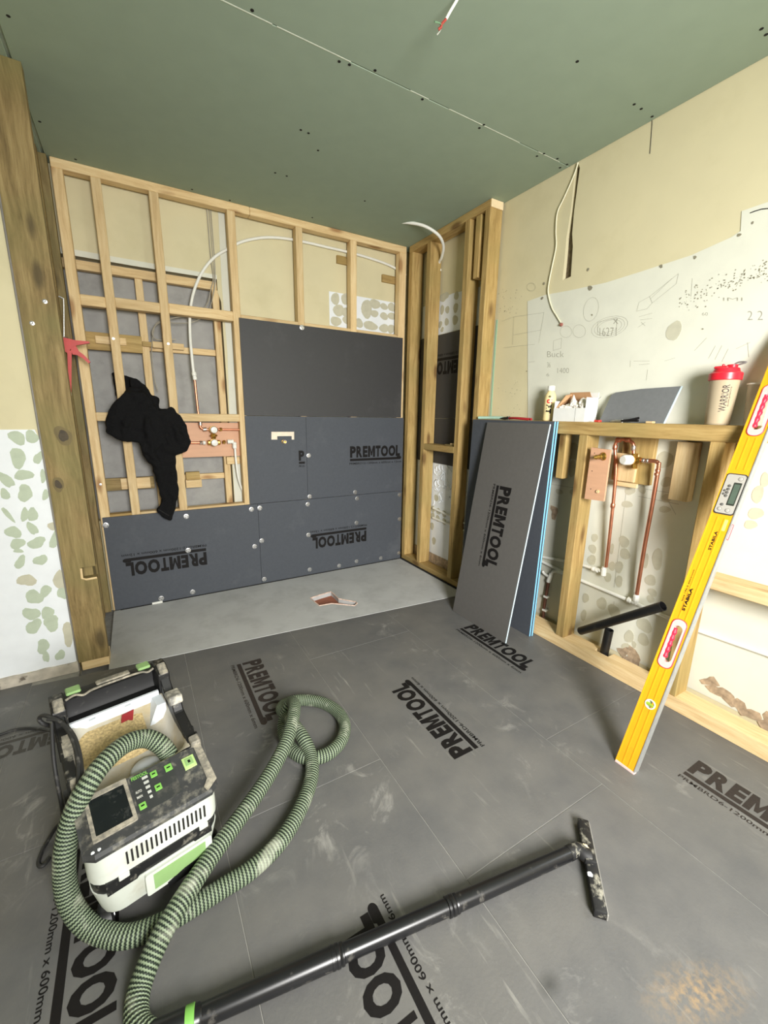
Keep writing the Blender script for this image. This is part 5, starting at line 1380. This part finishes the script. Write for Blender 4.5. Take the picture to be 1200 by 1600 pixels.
bm = BM(); add_text(bm, 'AUTO', lambda s, t: pf(.122 + s, .60 + t, .0016), .014, .05, bold=.02); add_text(bm, 'MAN', lambda s, t: pf(.122 + s, .50 + t, .0016), .012, .05, bold=.02); obj('printed_words', bm, plain('white_print', hexc(206, 206, 198), .6), vac, recalc=False)
for u, v in ((.018, .05), (.030, .05)):
    bm = BM(); crumple('plaster_splash', pf(u, v, .0005), .004, u * 100, vac, WHITEW, (1, 1, .4)); bm.free()
# hose tub: floor, curved front wall, side walls
bm = BM()
W_ = .030
tub = []
prof_t = [(.139, .299), (.150, .292), (.165, .270), (.185, .255), (.225, .249), (.27, .250), (.315, .262), (.355, .290), (.385, .318), (.396, .330)]
for u, lift in ((W_ - .006, .06), (W_, .035), (W_ + .012, .010), (W_ + .035, 0), (VW / 2, 0), (VW - W_ - .035, 0), (VW - W_ - .012, .010), (VW - W_, .035), (VW - W_ + .006, .06)):
    tub.append([bm.verts.new(T(u, d, min(z + lift, .335 if d > .2 else .303))) for d, z in prof_t])
for A, B_ in zip(tub[:-1], tub[1:]):
    for i in range(len(prof_t) - 1): bm.faces.new((A[i], A[i + 1], B_[i + 1], B_[i]))
obj('hose_tub', bm, VDUST, vac, smooth=50, label='dusty pale hose tub')
# mound of sawdust lying at the tub back
bm = BM()
rows = []
NU, ND = 22, 12
for i in range(NU + 1):
    row = []
    u = .034 + i / NU * (.205 - .034)
    for j in range(ND + 1):
        d = .262 + j / ND * (.384 - .262)
        base = .2495 if d < .27 else .2495 + (d - .27) / .115 * .064
        h = .009 * math.sin(math.pi * j / ND) ** .6 * min(1, (NU - i) / 5) * min(1, (i + 2) / 4) + .0012 * mnoise.noise(Vector((u * 90, d * 90, 0)))
        row.append(bm.verts.new(T(u, d, base + h + (.0 if j not in (0,) else -.002))))
    rows.append(row)
for A, B_ in zip(rows[:-1], rows[1:]):
    for j in range(ND): bm.faces.new((A[j], A[j + 1], B_[j + 1], B_[j]))
obj('sawdust', bm, SAWD, vac, smooth=60, kind='stuff')
bm = BM(); add_prism(bm, [(.030, .318), (VW - .034, .318), (VW - .034, .346), (.030, .346)], lambda u, v, w_: T(u, w_ + (v - .318) * .3, v), .386, .394); obj('tub_rim_strip', bm, VBLUEW, vac, label='clean bluish white strip along the tub back')
for u in (.075, .165):
    bm = BM(); add_prism(bm, [(u, .330), (u + .016, .332), (u + .016, .342), (u, .341)], lambda a, v, w_: T(a, w_, v), .383, .392); obj('clip_tab', bm, VBLUEW, vac)
bm = BM()
for s in (0,): 
    add_prism(bm, [(.128, .284), (.162, .286), (.186, .334), (.154, .332)], lambda a, v, w_: T(a, .300 + (v - .262) * 1.25 + w_, v - .012), -.009, -.005)
obj('red_label', bm, plain('label_red', hexc(142, 24, 30), .5), vac)
# pale corner block on the right of the tub
bm = BM(); add_prism(bm, [(.205, .250), (VW - .030, .255), (VW - .030, .335), (.240, .335)], lambda a, v, w_: T(a, w_, v), .335, .386); obj('tub_corner_block', bm, VBLUEW, vac)
lth('hose_port', [(.040, -.01), (.040, .004), (.034, .012), (.0, .018)], T(.17, .195, .250), (0, 0, 1), VBLUEW, vac, 22, 50)
# rims
def rim(pts, w0, w1, name, m, **k):
    """side rim: profile in (d, z), across u w0..w1"""
    bm = BM(); add_prism(bm, pts, lambda d, z, u: T(u, d, z), w0, w1); 
    bmesh.ops.bevel(bm, geom=bm.edges[:], offset=.003, segments=1, affect='EDGES')
    return obj(name, bm, m, vac, **k)
rim([(.138, .246), (.44, .246), (.44, .375), (.40, .385), (.37, .362), (.30, .352), (.20, .330), (.15, .305), (.138, .298)], -.002, .024, 'left_rim', VBLACK)
rim([(.150, .310), (.30, .345), (.36, .352), (.36, .360), (.30, .353), (.15, .316)], .004, .026, 'left_rim_cap', VTRIM)
rim([(.16, .300), (.235, .310), (.235, .335), (.19, .328)], .020, .031, 'left_catch', VBLACK)
rim([(.138, .246), (.44, .246), (.44, .375), (.395, .382), (.36, .345), (.33, .362), (.29, .366), (.27, .330), (.15, .302), (.138, .298)], VW - .026, VW + .002, 'right_rim', VBLACK)
rim([(.275, .352), (.335, .356), (.33, .374), (.285, .376)], VW - .032, VW + .006, 'right_catch', plain('dusty_catch', hexc(120, 118, 112), .6, dirt=(hexc(206, 200, 184), .8), dscale=30, dlow=.45, dhigh=.6))
for d in (.165, .195, .225):
    rim([(d, .25), (d + .012, .25), (d + .012, .316), (d, .31)], VW + .001, VW + .006, 'right_rib', VBLACK)
rim([(.132, .292), (.165, .296), (.162, .318), (.135, .312)], VW - .022, VW + .003, 'right_front_catch', VTRIM)
# rear box with the dark opening
bm = BM()
sec = [(.392, .338), (.400, .334), (.462, .326), (.470, .345), (.470, .385), (.460, .396), (.434, .399), (.430, .405), (.452, .408), (.474, .404), (.484, .390), (.484, .246), (.392, .246)]
add_prism(bm, sec, lambda d, z, u: T(u, d, z), .026, VW - .026); obj('rear_box', bm, plain('recess_black', hexc(20, 20, 21), .6, var=.2, scale=30, dirt=(hexc(96, 94, 88), .6), dscale=18, dlow=.56, dhigh=.72), vac, smooth=35, label='black rear carrying-handle recess')
for u0, u1 in ((-.004, .030), (VW - .030, VW + .004)):
    rim([(.38, .246), (.486, .246), (.486, .398), (.47, .412), (.43, .414), (.395, .396)], u0, u1, 'rear_corner', VBLACK)
    rim([(.392, .396), (.43, .414), (.43, .420), (.388, .400)], u0 + .006, u1 - .004, 'corner_cap', VTRIM)
bm = BM(); add_tube(bm, catmull([T(.032, .430, .404), T(.055, .432, .410), T(.075, .430, .402), T(.10, .431, .4085), T(.17, .432, .410), T(.225, .431, .409), T(.245, .430, .402), T(.262, .43, .408)], 5), .0035, 6); obj('rim_bead', bm, VTRIM, vac, smooth=60)
for u0 in (.036, .222):
    tbox('green_latch', u0, .445, .402, u0 + .036, .482, .4135, GREENL, .003)
tbox('handle_pad', .11, .446, .404, .20, .470, .4115, VTRIM, .003)
# castors and wheels
def castor(u, d, r, name='castor'):
    c = T(u, d, r); ax = (T(u + .1, d, r) - c).normalized()
    t = obj(name, (lambda b: (add_lathe(b, [(r * .7, -.014), (r, -.010), (r, .010), (r * .7, .014), (r * .6, .016), (0, .016)], c, ax, 20), b)[1])(BM()), VBLACK, vac, smooth=35)
    bm = BM(); add_lathe(bm, [(.012, 0), (.014, .004), (.014, .02), (.010, .03)], T(u, d + .01, r * 1.3), (0, 0, 1), 12); obj('fork', bm, VBLACK, t, smooth=40)
    bm = BM(); add_lathe(bm, [(.006, .0), (.006, .018), (0, .018)], c, ax, 10); obj('axle', bm, ZINC, t)
castor(.022, .045, .028); castor(VW - .012, .05, .028)
castor(.0, VL - .075, .06, 'rear_wheel'); castor(VW, VL - .075, .06, 'rear_wheel')

# ---- cord wound over the left side
CORD = plain('rubber_cord', hexc(44, 44, 44), .6, dirt=(hexc(150, 146, 138), .5), dscale=30, dlow=.55, dhigh=.75)
cord = thing('power_cord', T(-.02, .3, 0), 'dusty black power cord looped on the extractor side and trailing left', 'cord')
K = lambda px, py, z_: P(px, py, 'z', z_)
tb('looped_cord', [K(105, 1268, .285), K(119, 1240, .315), K(123, 1205, .338), K(118, 1168, .352), K(107, 1142, .368), K(93, 1127, .382), K(78, 1120, .390), K(66, 1118, .385), K(61, 1124, .37), K(68, 1131, .355), K(80, 1134, .33)], .0055, CORD, cord, 8, 6)
tb('second_loop', [K(104, 1262, .29), K(126, 1222, .325), K(126, 1185, .345), K(117, 1152, .362), K(103, 1134, .376), K(88, 1125, .386), K(74, 1124, .388)], .0045, CORD, cord, 8, 6)
tb('side_strand', [K(81, 1130, .372), K(82, 1160, .335), K(85, 1195, .290), K(91, 1230, .235), K(97, 1262, .18), K(97, 1283, .12), K(88, 1292, .06), K(77, 1310, .012), K(66, 1330, .0056), K(60, 1350, .0056), K(67, 1353, .0056), K(78, 1340, .0056)], .005, CORD, cord, 8, 6)
tb('trailing_cord', [K(80, 1133, .34), K(84, 1140, .24), K(82, 1142, .13), K(74, 1141, .03), K(60, 1139, .008), K(40, 1138, .0056), K(20, 1141, .0055), K(0, 1148, .0055), K(-40, 1160, .0055), K(-120, 1175, .0055)], .005, CORD, cord, 8, 6)

# ================================================================== hose
def hose_mat():
    m, nt, N, L, B = nodes('woven_hose')
    B.inputs['Roughness'].default_value = 0.55; B.inputs['Specular IOR Level'].default_value = .35
    uv = N.new('ShaderNodeUVMap')
    sp = N.new('ShaderNodeSeparateXYZ'); L.new(uv.outputs[0], sp.inputs[0])
    def mth(op, a, b=None):
        n = N.new('ShaderNodeMath'); n.operation = op
        for i, x in enumerate((a, b)):
            if x is None: continue
            if isinstance(x, (int, float)): n.inputs[i].default_value = x
            else: L.new(x, n.inputs[i])
        return n.outputs[0]
    PITCH_ = 0.0088
    v = mth('DIVIDE', sp.outputs['Y'], PITCH_)
    w_ = mth('SINE', mth('MULTIPLY', sp.outputs['X'], 2 * math.pi * 22))       # weave zigzag
    ph = mth('FRACT', mth('ADD', mth('ADD', v, sp.outputs['X']), mth('MULTIPLY', w_, .10)))
    st = mth('GREATER_THAN', ph, .50)
    mx = N.new('ShaderNodeMixRGB'); mx.inputs[1].default_value = hexc(36, 46, 37); mx.inputs[2].default_value = hexc(134, 148, 122)
    L.new(st, mx.inputs[0])
    tc = N.new('ShaderNodeTexCoord'); nz = N.new('ShaderNodeTexNoise'); nz.inputs['Scale'].default_value = 16; nz.inputs['Detail'].default_value = 7
    L.new(tc.outputs['Object'], nz.inputs['Vector'])
    r = N.new('ShaderNodeMapRange'); r.inputs['From Min'].default_value = .58; r.inputs['From Max'].default_value = .72; r.inputs['To Max'].default_value = .65
    L.new(nz.outputs['Fac'], r.inputs[0])
    m2 = N.new('ShaderNodeMixRGB'); m2.inputs[2].default_value = hexc(186, 190, 172); L.new(r.outputs[0], m2.inputs[0]); L.new(mx.outputs[0], m2.inputs[1])
    L.new(m2.outputs[0], B.inputs['Base Color'])
    sn = mth('SINE', mth('MULTIPLY', mth('ADD', v, sp.outputs['X']), 2 * math.pi))
    bp = N.new('ShaderNodeBump'); bp.inputs['Strength'].default_value = .6; bp.inputs['Distance'].default_value = .002
    L.new(sn, bp.inputs['Height']); L.new(bp.outputs[0], B.inputs['Normal'])
    return m
HR = 0.0235
hose = thing('vacuum_hose', P(300, 1400, 'z', 0), 'ribbed green woven vacuum hose coiled from the extractor across the floor', 'hose')
hz = lambda px, py, z_: P(px, py, 'z', z_)
hp = [hz(268, 1197, .262), hz(263, 1178, .285), hz(247, 1161, .318), hz(224, 1154, .340), hz(194, 1164, .352), hz(164, 1190, .352), hz(140, 1222, .335), hz(120, 1258, .30), hz(107, 1298, .25), hz(101, 1340, .195), hz(102, 1380, .135), hz(112, 1415, .085), hz(134, 1444, .047), hz(163, 1459, .030), hz(197, 1463, .0245), hz(232, 1453, .024), hz(268, 1436, .024), hz(305, 1414, .024), hz(350, 1386, .024), hz(395, 1357, .024), hz(440, 1312, .024), hz(472, 1258, .024), hz(487, 1212, .024), hz(485, 1180, .036), hz(474, 1154, .062), hz(460, 1134, .070), hz(446, 1117, .064), hz(440, 1107, .052), hz(448, 1099, .034), hz(470, 1094, .0245), hz(500, 1097, .024), hz(525, 1110, .024), hz(538, 1130, .024), hz(535, 1154, .024), hz(518, 1174, .024), hz(494, 1184, .024), hz(470, 1181, .024), hz(452, 1166, .024), hz(444, 1147, .028), hz(444, 1126, .050), hz(450, 1108, .085), hz(457, 1098, .110), hz(460, 1106, .130), hz(456, 1130, .128), hz(447, 1160, .115), hz(430, 1195, .100), hz(403, 1238, .09), hz(370, 1284, .085), hz(336, 1330, .082), hz(303, 1378, .078), hz(276, 1420, .073), hz(253, 1460, .062), hz(233, 1503, .045), hz(218, 1545, .030), hz(213, 1580, .0245), hz(218, 1606, .024), hz(232, 1618, .024)]
bm = BM(); hpts = catmull(hp, 10); add_tube(bm, hpts, HR, 24); obj('sleeve', bm, hose_mat(), hose, smooth=80)
bm = BM(); add_tube(bm, [hpts[0] + Vector((0, 0, -.012)), hpts[0], hpts[6]], HR + .0015, 20); obj('end_collar', bm, INK, hose, smooth=50)
# ================================================================== suction tube with floor nozzle
wa0 = hz(243, 1619, .024); wa1 = hz(897, 1330, .030)
wd = (wa1 - wa0).normalized()
wand = thing('suction_tube', (wa0 + wa1) / 2 * 1.0 - Vector((0, 0, .03)), 'black suction tube with green ring and worn floor nozzle lying on the floor', 'suction tube')
WB = plain('tube_black', hexc(24, 24, 26), .3, var=.1, scale=30, dirt=(hexc(130, 126, 118), .55), dscale=22, dlow=.60, dhigh=.74)
wl = (wa1 - wa0).length
at_ = lambda px, py: max(0, min(1, ((hz(px, py, .025) - wa0).dot(wd)) / wl))
t1, t2, t3 = at_(527, 1493), at_(705, 1413), at_(312, 1585)
pt = lambda t: wa0 + wd * wl * t
def seg(name, ta, tb_, r0, r1, m=None):
    bm = BM(); add_tube(bm, [pt(ta), pt((ta + tb_) / 2), pt(tb_)], r0, 24, radii=[r0, (r0 + r1) / 2, r1]); return obj(name, bm, m or WB, wand, smooth=50)
seg('tube_section', t3, t1, .0195, .0215); seg('tube_section', t1, t2, .0182, .0188); seg('tube_section', t2, 1.0, .0195, .0175)
for t in (t1, t2):
    lth('joint_collar', [(.018, -.016), (.0222, -.014), (.0222, -.008), (.0205, -.006), (.0225, -.003), (.0225, .003), (.0205, .006), (.0215, .008), (.0215, .013), (.018, .015)], pt(t), wd, WB, wand, 26, 30)
lth('hose_cuff', [(.020, -.13), (.0235, -.12), (.0235, -.03), (.0225, -.028), (.0225, -.005), (.020, 0)], pt(t3) + wd * .005, wd, WB, wand, 26, 30)
lth('green_ring', [(.0228, -.026), (.0242, -.025), (.0242, -.009), (.0228, -.008)], pt(t3), wd, GREENB, wand, 26, 30)
# nozzle: flat bar, hinged neck
n0, n1 = hz(910, 1283, .020), hz(937, 1424, .020)
nd = (n1 - n0).normalized(); nl = (n1 - n0).length; nx = Vector((-nd.y, nd.x, 0)).normalized()
if nx.dot(wd) < 0: nx = -nx
nf = lambda a, b, z_: Vector((n0.x, n0.y, 0)) + nd * a + nx * b + Vector((0, 0, z_))
NOZ = plain('nozzle_black', hexc(28, 28, 29), .6, var=.15, scale=60, dirt=(hexc(172, 168, 152), .85), dscale=26, dlow=.50, dhigh=.62)
bm = BM(); add_box(bm, (-.005, -.014, .004), (nl + .005, .018, .026), bev=.005, seg=2, xf=lambda c: nf(c.x, c.y, c.z)); obj('nozzle_bar', bm, NOZ, wand, smooth=40, label='worn floor nozzle bar')
bm = BM(); add_box(bm, (-.004, .0165, .001), (nl + .004, .0205, .020), bev=.001, xf=lambda c: nf(c.x, c.y, c.z)); obj('nozzle_lip', bm, plain('lip_grey', hexc(150, 148, 142), .6, .2, var=.15, scale=60), wand)
bm = BM(); add_box(bm, (-.003, -.012, .0008), (nl + .003, .016, .0045), xf=lambda c: nf(c.x, c.y, c.z)); obj('brush_strip', bm, DARK, wand)
mid = (wa1 - Vector((n0.x, n0.y, 0))).dot(nd)
bm = BM(); add_box(bm, (mid - .022, -.016, .012), (mid + .022, .014, .036), bev=.004, seg=2, xf=lambda c: nf(c.x, c.y, c.z)); obj('hinge_block', bm, NOZ, wand, smooth=40)
bm = BM(); add_tube(bm, catmull([wa1 - wd * .02, wa1 + wd * .012, nf(mid, -.012, .028), nf(mid, 0, .026)], 5), .0185, 18); obj('neck', bm, NOZ, wand, smooth=50)
crumple('plaster_splash', nf(mid - .014, -.012, .037), .011, 4.0, wand, plain('splash_cream', hexc(232, 214, 180), .9), (1, 1, .35))
crumple('plaster_splash', nf(mid + .050, -.008, .026), .0075, 9.0, wand, WHITEW, (1, 1, .3))
